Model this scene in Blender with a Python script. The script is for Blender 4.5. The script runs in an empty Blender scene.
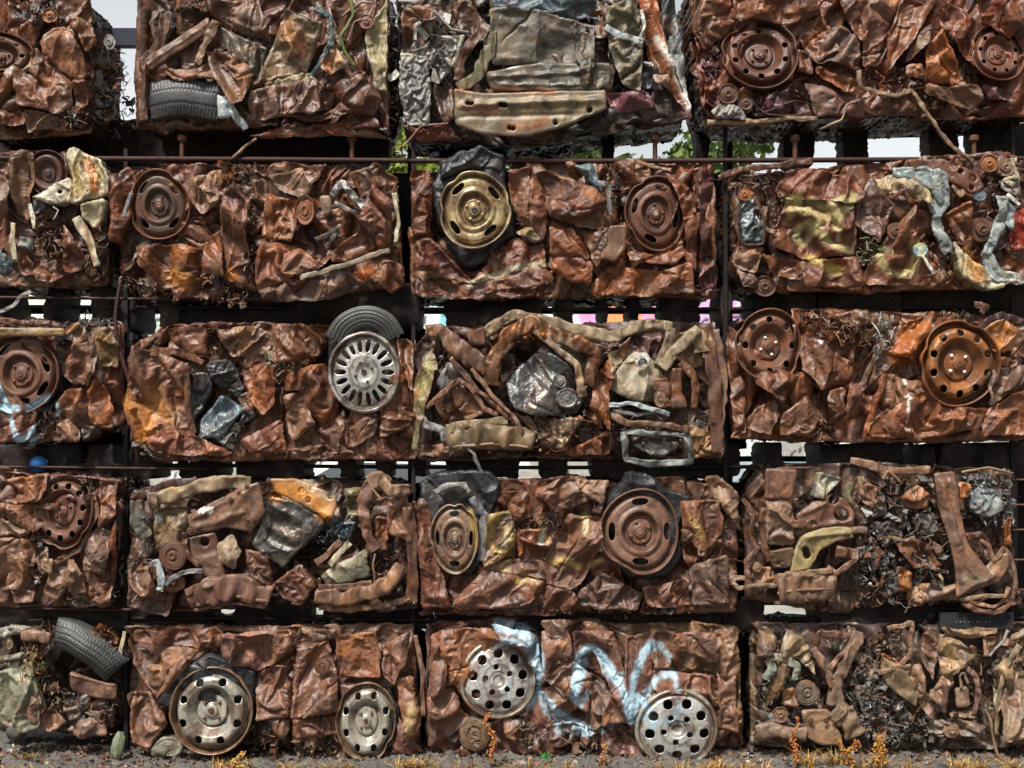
import bpy, math, numpy as np
R = np.random.default_rng(7)
PI = math.pi
CAMZ, DIST, FPX, HOR = 1.525, 6.0, 1200.0, 450.0
scene = bpy.context.scene
COLL = scene.collection

# ---------------------------------------------------------------- coordinates
def P2W(px, py, d=0.0):
    """a spot on the wall of cars (photo pixels at the wall's scale, d = cm in front of the wall plane) -> world"""
    k = (DIST - d/100.0)/FPX
    return np.stack([(np.asarray(px, float)-512)*k, np.asarray(px, float)*0 - d/100.0, CAMZ-(np.asarray(py, float)-HOR)*k], -1)

# ---------------------------------------------------------------- noise
_T = np.random.default_rng(3).random((64, 64, 8)).astype(np.float32)
def vnoise(x, y, f, ch=0):
    x = np.asarray(x, float)*f+ch*7.31; y = np.asarray(y, float)*f+ch*3.77
    xi = np.floor(x).astype(int); yi = np.floor(y).astype(int)
    u = x-xi; v = y-yi; u = u*u*(3-2*u); v = v*v*(3-2*v)
    T = _T[..., ch % 8]
    a = T[xi % 64, yi % 64]; b = T[(xi+1) % 64, yi % 64]; c = T[xi % 64, (yi+1) % 64]; d = T[(xi+1) % 64, (yi+1) % 64]
    return (a*(1-u)+b*u)*(1-v)+(c*(1-u)+d*u)*v
def fbm(x, y, f, ch=0, o=4):
    s = 0; a = 1; t = 0
    for k in range(o):
        s = s+a*vnoise(x, y, f*2**k, ch+k); t += a; a *= .55
    return s/t
def sstep(a, b, x):
    t = np.clip((x-a)/(b-a), 0, 1); return t*t*(3-2*t)

# ---------------------------------------------------------------- crushed sheet metal: a sheet pressed into a smaller frame
def upsample(P):
    n, m, c = P.shape
    Q = np.zeros((2*n-1, 2*m-1, c)); Q[::2, ::2] = P
    def mid(A, ax):
        A = np.moveaxis(A, ax, 0); B = np.concatenate([2*A[:1]-A[1:2], A, 2*A[-1:]-A[-2:-1]], 0)
        return np.moveaxis((-B[:-3]+9*B[1:-2]+9*B[2:-1]-B[3:])/16, 0, ax)
    Q[1::2, ::2] = mid(P, 0); Q[:, 1::2] = mid(Q[:, ::2], 1)
    return Q
SW, SH_ = 1.5, .75
SHARP = .8
def press(seed, comp, thick, n0=(13, 25), levels=5, iters=(60, 60, 45, 24, 9), bend=.10, noise=.02):
    rng = np.random.default_rng(seed); n, m = n0
    zz, xx = np.meshgrid(np.linspace(0, SH_, n), np.linspace(0, SW, m), indexing='ij')
    P = np.stack([xx, rng.normal(0, noise, xx.shape), zz], -1)
    P[..., 0] += rng.normal(0, noise, xx.shape); P[..., 2] += rng.normal(0, noise, xx.shape)
    for lv in range(levels):
        n, m = P.shape[:2]
        f = 1+(np.array(comp)-1)*(.55, .8, .92, 1, 1.02)[lv]
        lx = SW*f[0]/(m-1); lz = SH_*f[1]/(n-1); ld = np.hypot(lx, lz)
        if lv: P[..., 1] += rng.normal(0, lx*(.12, .12, .10, .04, .02)[lv], P.shape[:2])
        I = np.arange(n*m).reshape(n, m); prs = []
        for c in (0, 1):
            prs += [(I[:, c:-1:2], I[:, c+1::2], lx, 1.), (I[c:-1:2], I[c+1::2], lz, 1.)]
        a, b, d, e = I[:-1, :-1], I[1:, 1:], I[1:, :-1], I[:-1, 1:]
        for c in (0, 1): prs += [(a[c::2], b[c::2], ld, .6), (d[c::2], e[c::2], ld, .6)]
        for c in range(4):
            prs += [(I[:, :-2][:, c::4], I[:, 2:][:, c::4], 2*lx, bend), (I[:-2][c::4], I[2:][c::4], 2*lz, bend)]
        prs = [(p.ravel(), q.ravel(), l, k) for p, q, l, k in prs]
        Q = P.reshape(-1, 3).copy(); prev = Q.copy()
        for it in range(iters[lv]):
            v = (Q-prev)*.7; prev = Q.copy(); Q += v
            for p, q, l, k in prs:
                d3 = Q[q]-Q[p]; L = np.sqrt((d3*d3).sum(1))+1e-9
                s = k*.5*(np.minimum(0, L-l) if k < .5 else L-l)/L
                d3 *= s[:, None]; Q[p] += d3; Q[q] -= d3
            y = Q[:, 1]; Q[:, 1] = np.where(np.abs(y) > thick, y*.5+np.sign(y)*thick*.5, y)
            Q[:, 0] = np.clip(Q[:, 0], 0, SW); Q[:, 2] = np.clip(Q[:, 2], 0, SH_)
            Q[I[:, 0], 0] = 0; Q[I[:, -1], 0] = SW; Q[I[0], 2] = 0; Q[I[-1], 2] = SH_
        P = Q.reshape(n, m, 3)
        if lv < levels-1: P = upsample(P)
    n, m = P.shape[:2]
    def blur(A, k):
        for _ in range(k):
            A = A.copy(); A[1:-1] = (A[:-2]+2*A[1:-1]+A[2:])/4; A[:, 1:-1] = (A[:, :-2]+2*A[:, 1:-1]+A[:, 2:])/4
        return A
    P[..., 1] += SHARP*(P[..., 1]-blur(P[..., 1], 8))
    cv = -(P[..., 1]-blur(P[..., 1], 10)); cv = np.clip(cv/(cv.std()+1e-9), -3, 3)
    zz, xx = np.meshgrid(np.linspace(0, SH_, n), np.linspace(0, SW, m), indexing='ij')
    return np.concatenate([P-np.stack([xx, 0*xx, zz], -1), cv[..., None]], -1)
SHEETS = [press(s, c, t) for s, c, t in [
    (1, (1.3, 1.08), .05), (2, (1.5, 1.12), .05), (3, (1.38, 1.05), .06), (4, (1.3, 1.3), .06),
    (5, (1.3, 1.2), .03), (6, (1.25, 1.06), .035), (7, (1.12, 1.05), .04), (8, (1.42, 1.04), .04), (9, (1.35, 1.12), .045)]]
def sheet(i, u, v):
    D = SHEETS[i]; n, m = D.shape[:2]
    def mir(t, L):
        t = np.mod(t, 2*L); return np.where(t > L, 2*L-t, t)
    su = np.where(np.mod(u, 2*SW) > SW, -1., 1.); sv = np.where(np.mod(v, 2*SH_) > SH_, -1., 1.)
    a = mir(u, SW)/SW*(m-1); b = mir(v, SH_)/SH_*(n-1)
    ai = np.clip(a.astype(int), 0, m-2); bi = np.clip(b.astype(int), 0, n-2); a = (a-ai)[:, None]; b = (b-bi)[:, None]
    d = (D[bi, ai]*(1-a)+D[bi, ai+1]*a)*(1-b)+(D[bi+1, ai]*(1-a)+D[bi+1, ai+1]*a)*b
    d = d.copy(); d[:, 0] *= su; d[:, 2] *= sv
    return d

# ---------------------------------------------------------------- colours (linear albedo) and materials
C = dict(rust=(.142, .054, .025), red=(.138, .043, .020), orange=(.30, .105, .030), dark=(.040, .018, .016), brown=(.105, .048, .029),
         tan=(.25, .165, .105), dust=(.20, .115, .075), khaki=(.24, .19, .115), yellow=(.42, .34, .12), cream=(.47, .42, .29), white=(.72, .71, .66),
         grey=(.26, .26, .25), steel=(.17, .175, .18), blue=(.10, .15, .19), pale=(.34, .40, .42), black=(.022, .023, .027), near_black=(.014, .011, .012),
         cyan=(.42, .66, .80), gold=(.36, .285, .15), olive=(.15, .135, .07), silver=(.46, .46, .44), green=(.10, .16, .05), purple=(.10, .035, .045))
def col(c): return np.array(C[c] if isinstance(c, str) else c, float)

def nodes(name):
    m = bpy.data.materials.new(name); m.use_nodes = True
    nt = m.node_tree; return m, nt, nt.nodes['Principled BSDF']
def nn(nt, t, **kw):
    n = nt.nodes.new(t)
    for k, v in kw.items():
        if k.startswith('i_'):
            n.inputs[k[2:].replace('_', ' ')].default_value = v
        else: setattr(n, k, v)
    return n
def ramp(nt, src, stops):
    r = nn(nt, 'ShaderNodeValToRGB'); cr = r.color_ramp
    while len(cr.elements) < len(stops): cr.elements.new(.5)
    for e, (p, c) in zip(cr.elements, stops):
        e.position = p; e.color = (c, c, c, 1) if not isinstance(c, tuple) else (*c, 1)
    nt.links.new(src, r.inputs[0]); return r.outputs[0]
def metal_mat(name, metallic=0.0, spec=.5, bump=.30, speck=1.0, rmul=1.0, coat=0.0, crinkle=0.0):
    m, nt, b = nodes(name); L = nt.links.new
    at = nn(nt, 'ShaderNodeAttribute', attribute_name='Col')
    tc = nn(nt, 'ShaderNodeTexCoord'); O = tc.outputs['Object']
    n1 = nn(nt, 'ShaderNodeTexNoise', i_Scale=70., i_Detail=6., i_Roughness=.7); L(O, n1.inputs['Vector'])
    n2 = nn(nt, 'ShaderNodeTexNoise', i_Scale=14., i_Detail=5., i_Roughness=.65); L(O, n2.inputs['Vector'])
    n3 = nn(nt, 'ShaderNodeTexNoise', i_Scale=240., i_Detail=2., i_Roughness=.6); L(O, n3.inputs['Vector'])
    mul = nn(nt, 'ShaderNodeMix', data_type='RGBA', blend_type='MULTIPLY'); mul.inputs[0].default_value = 1
    L(at.outputs['Color'], mul.inputs[6]); L(ramp(nt, n1.outputs[0], [(.30, .7), (.5, 1.), (.70, 1.3)]), mul.inputs[7])
    mul2 = nn(nt, 'ShaderNodeMix', data_type='RGBA', blend_type='MULTIPLY'); mul2.inputs[0].default_value = 1
    L(mul.outputs[2], mul2.inputs[6]); L(ramp(nt, n2.outputs[0], [(.3, (.72, .68, .7)), (.5, (1., 1., 1.)), (.7, (1.28, 1.18, 1.08))]), mul2.inputs[7])
    # pits of dark scale and specks of fresh orange rust
    mx = nn(nt, 'ShaderNodeMix', data_type='RGBA'); L(mul2.outputs[2], mx.inputs[6]); mx.inputs[7].default_value = (.30, .095, .02, 1)
    ml = nn(nt, 'ShaderNodeMath', operation='MULTIPLY'); ml.inputs[1].default_value = .35*speck
    mm = nn(nt, 'ShaderNodeMath', operation='MULTIPLY')
    L(ramp(nt, n3.outputs[0], [(.52, 0.), (.62, 1.)]), mm.inputs[0]); L(ramp(nt, n2.outputs[0], [(.48, 0.), (.6, 1.)]), mm.inputs[1])
    L(mm.outputs[0], ml.inputs[0]); L(ml.outputs[0], mx.inputs[0])
    L(mx.outputs[2], b.inputs['Base Color'])
    b.inputs['Metallic'].default_value = metallic; b.inputs['Specular IOR Level'].default_value = spec
    ro = nn(nt, 'ShaderNodeMath', operation='MULTIPLY'); L(at.outputs['Alpha'], ro.inputs[0])
    L(ramp(nt, n1.outputs[0], [(.3, .72*rmul), (.7, 1.2*rmul)]), ro.inputs[1]); L(ro.outputs[0], b.inputs['Roughness'])
    b.inputs['Coat Weight'].default_value = coat; b.inputs['Coat Roughness'].default_value = .25
    hb = nn(nt, 'ShaderNodeMath', operation='MULTIPLY_ADD'); L(n3.outputs[0], hb.inputs[0]); hb.inputs[1].default_value = .6; L(n1.outputs[0], hb.inputs[2])
    # small crinkles: a net of pinched lines
    ds = nn(nt, 'ShaderNodeVectorMath', operation='MULTIPLY_ADD'); L(n2.outputs['Color'], ds.inputs[0]); ds.inputs[1].default_value = (.05,)*3; L(O, ds.inputs[2])
    b0 = None
    if crinkle:
        hs_ = []
        for sc_, w_ in ((19., 1.),):
            v = nn(nt, 'ShaderNodeTexVoronoi', feature='DISTANCE_TO_EDGE', i_Scale=sc_); L(ds.outputs[0], v.inputs['Vector'])
            mn = nn(nt, 'ShaderNodeMath', operation='MULTIPLY'); mn.inputs[1].default_value = w_; L(v.outputs[0], mn.inputs[0]); hs_.append(mn)
        ad = hs_[0]
        b0 = nn(nt, 'ShaderNodeBump'); b0.inputs['Strength'].default_value = crinkle; b0.inputs['Distance'].default_value = .018; L(ad.outputs[0], b0.inputs['Height'])
    bu = nn(nt, 'ShaderNodeBump')
    if b0: L(b0.outputs[0], bu.inputs['Normal']); bu.inputs['Strength'].default_value = bump; bu.inputs['Distance'].default_value = .006
    L(hb.outputs[0], bu.inputs['Height']); L(bu.outputs[0], b.inputs['Normal'])
    return m
M_RUST = metal_mat('rusty_sheet_metal', crinkle=.06, spec=.45)
M_BARE = metal_mat('scorched_bare_metal', metallic=.6, crinkle=.4, bump=.25, speck=.25)
M_ALLOY = metal_mat('painted_wheel_metal', metallic=.35, bump=.2, speck=.35, rmul=.9)
M_RUBBER = metal_mat('weathered_rubber', spec=.45, bump=.4, speck=0)

# ---------------------------------------------------------------- mesh output
def mesh(name, V, F4, F3=None, cols=None, rough=.5, mat=None, parent=None, smooth=True):
    V = np.asarray(V, np.float32); me = bpy.data.meshes.new(name)
    F4 = np.asarray(F4, np.int32).reshape(-1, 4) if F4 is not None and len(F4) else np.zeros((0, 4), np.int32)
    F3 = np.asarray(F3, np.int32).reshape(-1, 3) if F3 is not None and len(F3) else np.zeros((0, 3), np.int32)
    me.vertices.add(len(V)); me.vertices.foreach_set('co', V.ravel())
    nl = F4.size+F3.size; me.loops.add(nl); me.loops.foreach_set('vertex_index', np.concatenate([F4.ravel(), F3.ravel()]))
    me.polygons.add(len(F4)+len(F3))
    st = np.concatenate([np.arange(len(F4))*4, F4.size+np.arange(len(F3))*3]).astype(np.int32)
    me.polygons.foreach_set('loop_start', st)
    me.polygons.foreach_set('use_smooth', np.full(len(st), smooth, bool))
    me.update(calc_edges=True); me.validate()
    if cols is None: cols = col('rust')
    cols = np.asarray(cols, np.float32)
    a = np.ones((len(V), 4), np.float32); a[:, :3] = cols if cols.ndim == 2 else cols[None]; a[:, 3] = rough
    at = me.attributes.new('Col', 'FLOAT_COLOR', 'POINT'); at.data.foreach_set('color', a.ravel())
    if mat: me.materials.append(mat)
    o = bpy.data.objects.new(name, me); COLL.objects.link(o)
    if parent is not None: o.parent = parent; o.matrix_parent_inverse = parent.matrix_basis.inverted()
    return o
def empty(name, loc):
    o = bpy.data.objects.new(name, None); o.location = loc; o.empty_display_size = .1; COLL.objects.link(o)
    return o
def tag(o, label=None, cat=None, group=None, kind=None):
    for k, v in (('label', label), ('category', cat), ('group', group), ('kind', kind)):
        if v: o[k] = v
    return o
def join(parts):
    V = []; F4 = []; F3 = []; Cc = []; n = 0
    for v, f4, f3, c in parts:
        V.append(v); Cc.append(np.broadcast_to(np.asarray(c, float), (len(v), 3)))
        if f4 is not None and len(f4): F4.append(np.asarray(f4)+n)
        if f3 is not None and len(f3): F3.append(np.asarray(f3)+n)
        n += len(v)
    return np.concatenate(V), (np.concatenate(F4) if F4 else None), (np.concatenate(F3) if F3 else None), np.concatenate(Cc)

# ---------------------------------------------------------------- polygon helpers (2-D, metres)
def inpoly(x, y, poly):
    c = np.zeros(x.shape, bool); j = len(poly)-1
    for i in range(len(poly)):
        xi, yi = poly[i]; xj, yj = poly[j]
        if yi != yj: c ^= ((yi > y) != (yj > y)) & (x < (xj-xi)*(y-yi)/(yj-yi)+xi)
        j = i
    return c
def nearpoly(x, y, poly):
    bd = np.full(x.shape, 1e9); bx = x.copy(); by = y.copy(); n = len(poly)
    for i in range(n):
        ax, ay = poly[i]; cx, cy = poly[(i+1) % n]; dx, dy = cx-ax, cy-ay
        t = np.clip(((x-ax)*dx+(y-ay)*dy)/(dx*dx+dy*dy+1e-12), 0, 1); qx = ax+t*dx; qy = ay+t*dy
        d = np.hypot(x-qx, y-qy); k = d < bd; bd = np.where(k, d, bd); bx = np.where(k, qx, bx); by = np.where(k, qy, by)
    return bd, bx, by
def segdist(x, y, a, b):
    dx, dy = b[0]-a[0], b[1]-a[1]; t = np.clip(((x-a[0])*dx+(y-a[1])*dy)/(dx*dx+dy*dy+1e-12), 0, 1)
    return np.hypot(x-a[0]-t*dx, y-a[1]-t*dy), t
def rounded(poly, k=2):
    p = np.asarray(poly, float)
    for _ in range(k):
        q = np.roll(p, -1, 0); L = np.hypot(*(q-p).T)[:, None]; f = np.minimum(.2, .009/np.maximum(L, 1e-6))
        p = np.stack([p+(q-p)*f, q-(q-p)*f], 1).reshape(-1, 2)
    return p

# ---------------------------------------------------------------- paint: graffiti strokes, bare patches, burns (world x,z on the wall)
PAINT = []     # (points px, width px, colour, strength, softness px)
def paint(pts, w, c, a=.9, soft=2.5, T=None):
    q = np.array([tuple(map(float, s.split(','))) for s in pts.split()])
    if T: q = q/T[2]+np.array(T[:2]); w = w/T[2]
    PAINT.append((q, w, col(c), a, soft))
def apply_paint(X, Z, cols):
    if not len(X): return cols
    px = X*200+512; py = HOR-(Z-CAMZ)*200
    b = (px.min(), px.max(), py.min(), py.max())
    wob = (vnoise(X, Z, 45, 2)-.5)*5
    for q, w, c, a, soft in PAINT:
        m = w+soft+3
        if q[:, 0].max()+m < b[0] or q[:, 0].min()-m > b[1] or q[:, 1].max()+m < b[2] or q[:, 1].min()-m > b[3]: continue
        d = np.full(X.shape, 1e9)
        if len(q) == 1: d = np.hypot(px-q[0, 0], py-q[0, 1])
        for i in range(len(q)-1): d = np.minimum(d, segdist(px, py, q[i], q[i+1])[0])
        k = (1-sstep(w/2-soft*.5, w/2+soft, d+wob*.35))*a*(.72+.28*sstep(.35, .5, fbm(X, Z, 60, 5, 2)))
        cols = cols*(1-k[:, None])+c*k[:, None]
    return cols
def rustcol(X, Z, base, seed=0, var=1.0):
    """patchy rust: purple-brown scale, mid brown, orange bloom, dusty film - all fixed to the metal"""
    base = col(base)*.84; s = seed*1.37
    a = fbm(X+s, Z, 5, 1); b = fbm(X, Z+s, 11, 4); c = fbm(X-s, Z+s, 26, 6, 3)
    k = np.ones((len(X), 1))*base
    def mixin(c2, w):
        nonlocal k; w = np.clip(w*var, 0, 1)[:, None]; k = k*(1-w)+col(c2)*w
    mixin(base*np.array([.45, .42, .5]), sstep(.52, .66, a)*.5)
    mixin(base*np.array([1.5, 1.45, 1.4]), sstep(.5, .68, c)*.3)
    mixin(base*np.array([1.9, 1.75, 1.1])+np.array([.03, .004, 0]), sstep(.60, .74, b)*.4)
    mixin((.20, .135, .09), sstep(.56, .68, fbm(X-s, Z+s*.7, 4.3, 7, 4))*.25)
    mixin((.13, .11, .095), sstep(.60, .72, fbm(X+s*.6, Z-s, 7.3, 2, 4))*.22)
    mixin((.035, .022, .022), sstep(.60, .74, fbm(X+s, Z-s, 17, 3))*.6)
    return k

# ---------------------------------------------------------------- the sheet part
STEP = .0046
def make_sheet(name, poly, d=2., sh=0, sc=.8, rot=0., amp=1., inpl=.6, base='rust', rough=.38, mat=None, parent=None, holes=(), ribs=(), tilt=(0, 0), curl=.45,
               skirt=7, depth=0., dents=(), seed=0, step=STEP, warp=1., var=1., round_=1, rings=1, bow=0., colf=None, edge=.010, facets=4, fs=.16, hem=.35, fine=.12, pleats=0, wear=.3, lim=.045, flare=0.):
    """poly: world (x,z) outline; d: cm in front of the wall plane; a piece of pressed sheet with a turned-back edge"""
    poly = rounded(poly, round_) if round_ else np.asarray(poly, float)
    x0, z0 = poly.min(0)-step; x1, z1 = poly.max(0)+step
    xs = np.arange(x0, x1+step, step); zs = np.arange(z0, z1+step, step)
    gx, gz = np.meshgrid(xs, zs); n, m = gx.shape
    cx = (gx[:-1, :-1]+step/2).ravel(); cz = (gz[:-1, :-1]+step/2).ravel()
    keep = inpoly(cx, cz, poly)
    for hx, hz, hr in holes: keep &= np.hypot(cx-hx, cz-hz) > hr
    I = np.arange(n*m).reshape(n, m)
    F = np.stack([I[:-1, :-1], I[:-1, 1:], I[1:, 1:], I[1:, :-1]], -1).reshape(-1, 4)[keep]
    if not len(F): return None
    used = np.unique(F); mp = np.full(n*m, -1); mp[used] = np.arange(len(used)); F = mp[F]
    X = gx.ravel()[used]; Z = gz.ravel()[used]
    # border edges
    E = np.concatenate([F[:, [0, 1]], F[:, [1, 2]], F[:, [2, 3]], F[:, [3, 0]]]); key = np.sort(E, 1); kk = key[:, 0].astype(np.int64)*len(X)+key[:, 1]
    _, idx, cnt = np.unique(kk, return_index=True, return_counts=True); B = E[idx[cnt == 1]]
    bv = np.unique(B)
    bd, bx, bz = nearpoly(X, Z, poly); hd = np.full(X.shape, 1e9)
    for hx, hz, hr in holes:
        r = np.hypot(X-hx, Z-hz); q = np.abs(r-hr); k = q < bd
        bx = np.where(k, hx+(X-hx)/np.maximum(r, 1e-6)*hr, bx); bz = np.where(k, hz+(Z-hz)/np.maximum(r, 1e-6)*hr, bz); bd = np.minimum(bd, q)
    X[bv] = bx[bv]; Z[bv] = bz[bv]; bd[bv] = 0
    # displacement from the pressed sheet
    cxm, czm = poly.mean(0); ca, sa = math.cos(math.radians(rot)), math.sin(math.radians(rot)); rs = np.random.default_rng(seed+11)
    ou, ov = rs.uniform(0, SW), rs.uniform(0, SH_)
    u = ((X-cxm)*ca+(Z-czm)*sa)/sc+ou; v = (-(X-cxm)*sa+(Z-czm)*ca)/sc+ov
    D = sheet(sh, u, v); CV = D[:, 3]; D = D[:, :3]*sc; D2 = sheet((sh+4) % 9, u*2.9+.3, v*2.9+.1); CV = CV+.5*D2[:, 3]*min(1, fine*2.5); D = D+D2[:, :3]*sc/2.9*fine; ef = sstep(0, .03, bd)
    Dx = D[:, 0]*ca-D[:, 2]*sa; Dz = D[:, 0]*sa+D[:, 2]*ca
    Y = -d/100.+D[:, 1]*amp*(.45+.55*ef)
    if hem: Y -= hem/100.*np.exp(-((bd-.011)/.006)**2)*sstep(.35, .6, vnoise(X, Z, 13, 6))
    if facets:          # hard creases: the sheet is kinked along a few long lines
        wx = X+(fbm(X, Z, 6, 3, 2)-.5)*.05; wz = Z+(fbm(X, Z, 6, 5, 2)-.5)*.05; f = 0*X; ex, ez = (x1-x0)/2, (z1-z0)/2
        for i in range(facets):
            an = rs.uniform(0, PI); px_ = cxm+rs.uniform(-.8, .8)*ex; pz_ = czm+rs.uniform(-.8, .8)*ez; q = (wx-px_)*math.cos(an)+(wz-pz_)*math.sin(an)
            f += (-1)**i*rs.uniform(.6, 1.3)*fs*np.sqrt(q*q+.0016**2)
        q = np.abs(np.mod((wx*math.cos(2.+rot)+wz*math.sin(2.+rot))/.11+fbm(X, Z, 7, 1, 2)*1.5, 2)-1)*.11; f += (q-.055)*fs*.9
        f -= np.median(f); Y += lim*np.tanh(f/lim)
    rp = np.random.default_rng(seed+501)
    for i in range(pleats):      # long pinched pleats that fan out from a point on the edge
        an = rp.normal(PI/2, .42)+math.radians(rot); o_ = poly[rp.integers(len(poly))]*.6+np.array([cxm+rp.uniform(-.9, .9)*(x1-x0)/2, czm+rp.uniform(-.9, .9)*(z1-z0)/2])*.4; L_ = rp.uniform(.4, 1.1)*max(x1-x0, z1-z0)
        e_ = (o_[0]+math.cos(an)*L_, o_[1]+math.sin(an)*L_); s0 = (o_[0]-math.cos(an)*L_*.6, o_[1]-math.sin(an)*L_*.6)
        wob = (fbm(X, Z, 9, i, 2)-.5)*.03; dd, t = segdist(X+wob, Z+wob*.5, s0, e_); wd = rp.uniform(.005, .011)*(.4+1.3*t); hh = rp.uniform(.6, 1.4)*(1 if rp.random() < .62 else -1)/100*min(1., (x1-x0)/.2)
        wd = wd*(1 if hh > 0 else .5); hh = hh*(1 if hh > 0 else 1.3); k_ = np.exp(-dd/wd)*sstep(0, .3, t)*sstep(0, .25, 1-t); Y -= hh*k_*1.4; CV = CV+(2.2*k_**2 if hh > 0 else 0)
    Y += curl/100.*np.clip(1-bd/edge, 0, 1)**2+(vnoise(X, Z, 11, 7)-.42)*np.clip(1-bd/.035, 0, 1)**2*flare/100.
    Y += (X-cxm)*tilt[0]+(Z-czm)*tilt[1]
    w2 = max(x1-x0, z1-z0)/2
    Y += bow/100.*((np.hypot(X-cxm, Z-czm)/w2)**2)
    for a, b2, w, h in ribs:      # pressed ribs (w>0, smooth) or pinched creases (w<0, sharp); h cm, towards the viewer
        dd, t = segdist(X, Z, a, b2); ww = abs(w)
        Y -= h/100.*(np.exp(-(dd/ww)**2) if w > 0 else np.exp(-dd/ww))*sstep(0, .12, np.minimum(t, 1-t)+.04)
    for (hx, hz, rx, rz, h) in dents:  # smooth hollows (h<0: pushed in)
        q = np.hypot((X-hx)/rx, (Z-hz)/rz); Y -= h/100.*(1-sstep(.75, 1.15, q))
    X = X+Dx*inpl*amp*sstep(0, .05, bd); Z = Z+Dz*inpl*amp*sstep(0, .05, bd)
    if warp:
        wx = (vnoise(X, Z, 22, 1)-.5)*.012*warp; wz = (vnoise(X, Z, 22, 2)-.5)*.012*warp
        X = X+wx+(vnoise(X, Z, 75, 3)-.5)*.006*warp; Z = Z+wz+(vnoise(X, Z, 75, 4)-.5)*.006*warp
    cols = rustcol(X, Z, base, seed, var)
    if wear:      # raised folds painted lighter: rubbed rust plus bright ridges as if lit
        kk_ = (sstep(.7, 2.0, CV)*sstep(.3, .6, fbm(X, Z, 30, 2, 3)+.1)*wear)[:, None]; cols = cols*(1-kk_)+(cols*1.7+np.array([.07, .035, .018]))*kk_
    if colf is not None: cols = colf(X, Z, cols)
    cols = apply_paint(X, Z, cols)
    V = np.stack([X, Y, Z], 1)
    Vs = [V]; Cs = [cols]; Fs = [F]; nv = len(V)
    if skirt:
        inv = np.full(len(V), -1); inv[bv] = np.arange(len(bv)); nb = len(bv); top = V[bv].copy(); c0 = cols[bv]*.8
        prev = nv; Vs.append(top); Cs.append(c0); nv += nb
        for r in range(rings):
            t = (r+1)/rings; q = top.copy(); dep = skirt/100.*t
            q[:, 1] = q[:, 1]+dep if rings == 1 else (1-t)*q[:, 1]+t*(skirt/100.)
            if rings > 1:
                fr = fbm(top[:, 0]*1.0+q[:, 1]*3, top[:, 2]+q[:, 1]*2.3, 14, 2, 3)-.5; fr2 = fbm(top[:, 0]-q[:, 1]*2, top[:, 2]+q[:, 1]*3, 14, 5, 3)-.5
                q[:, 0] += fr*.05*min(1, 3*t); q[:, 2] += fr2*.05*min(1, 3*t)
            Vs.append(q); Cs.append(rustcol(q[:, 0]+q[:, 1], q[:, 2]+q[:, 1]*.6, base, seed) if rings > 1 else c0)
            b0 = inv[B[:, 0]]+prev; b1 = inv[B[:, 1]]+prev
            Fs.append(np.stack([b1, b0, b0+nb, b1+nb], 1)); prev = nv; nv += nb
    return mesh(name, np.concatenate(Vs), np.concatenate(Fs), None, np.concatenate(Cs), rough, mat or M_RUST, parent)

# ---------------------------------------------------------------- tubes, straps, rods
def crom(p, n=8):
    p = np.asarray(p, float)
    if len(p) < 3: t = np.linspace(0, 1, n+1)[:, None]; return p[0]*(1-t)+p[-1]*t
    q = np.concatenate([2*p[:1]-p[1:2], p, 2*p[-1:]-p[-2:-1]]); out = []
    for i in range(1, len(q)-2):
        t = np.linspace(0, 1, n, endpoint=False)[:, None]; a, b, c, d = q[i-1], q[i], q[i+1], q[i+2]
        out.append(.5*((2*b)+(-a+c)*t+(2*a-5*b+4*c-d)*t*t+(-a+3*b-3*c+d)*t**3))
    out.append(p[-1:]); return np.concatenate(out)
def sweep(pts, rad, flat=1., sides=12, rough=.0, n=8, up=(0, -1, 0), seed=0, kink=0., boxy=1.):
    """pts world; rad scalar or per point; flat<1 squashes the section along the viewing axis"""
    P = crom(pts, n); pl = np.asarray(pts, float); N = len(P)
    if kink and len(pl) > 2:
        tt = np.linspace(0, len(pl)-1, N); P = P*(1-kink)+kink*np.stack([np.interp(tt, np.arange(len(pl)), pl[:, i]) for i in range(3)], 1)
    r = np.interp(np.linspace(0, 1, N), np.linspace(0, 1, len(np.atleast_1d(rad))), np.atleast_1d(rad)) if np.size(rad) > 1 else np.full(N, float(rad))
    T = np.gradient(P, axis=0); T /= np.linalg.norm(T, axis=1)[:, None]+1e-9
    U = np.array(up, float)[None]+0*T; S = np.cross(T, U); S /= np.linalg.norm(S, axis=1)[:, None]+1e-6; U = np.cross(S, T)
    a = np.arange(sides)/sides*2*PI; rr = np.random.default_rng(seed)
    ph = rr.uniform(0, 9)
    V = []; ca_ = np.sign(np.cos(a))*np.abs(np.cos(a))**boxy; sa_ = np.sign(np.sin(a))*np.abs(np.sin(a))**boxy
    Ls = np.concatenate([[0], np.cumsum(np.linalg.norm(np.diff(P, axis=0), axis=1))])
    for i in range(N):
        q_ = Ls[i]*22+ph; k = (1+rough*(vnoise(np.cos(a)*1.2+ph+5, np.sin(a)*1.2+q_, 1.0, 3)-.5)*1.8)*(1+rough*(float(vnoise(np.array([q_]), np.array([ph]), 1.3, 1)[0])-.5))
        V.append(P[i]+r[i]*(ca_*k)[:, None]*S[i]+r[i]*flat*(sa_*k)[:, None]*U[i])
    V = np.concatenate(V+[P[:1], P[-1:]]); F = []
    i = np.arange(N-1)[:, None]*sides; j = np.arange(sides)[None]; j2 = (j+1) % sides
    F = np.stack([i+j, i+j2, i+sides+j2, i+sides+j], -1).reshape(-1, 4)
    j = np.arange(sides); c0 = N*sides
    F3 = np.concatenate([np.stack([(j+1) % sides, j, j*0+c0], 1), np.stack([(N-1)*sides+j, (N-1)*sides+(j+1) % sides, j*0+c0+1], 1)])
    return V, F, F3
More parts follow.
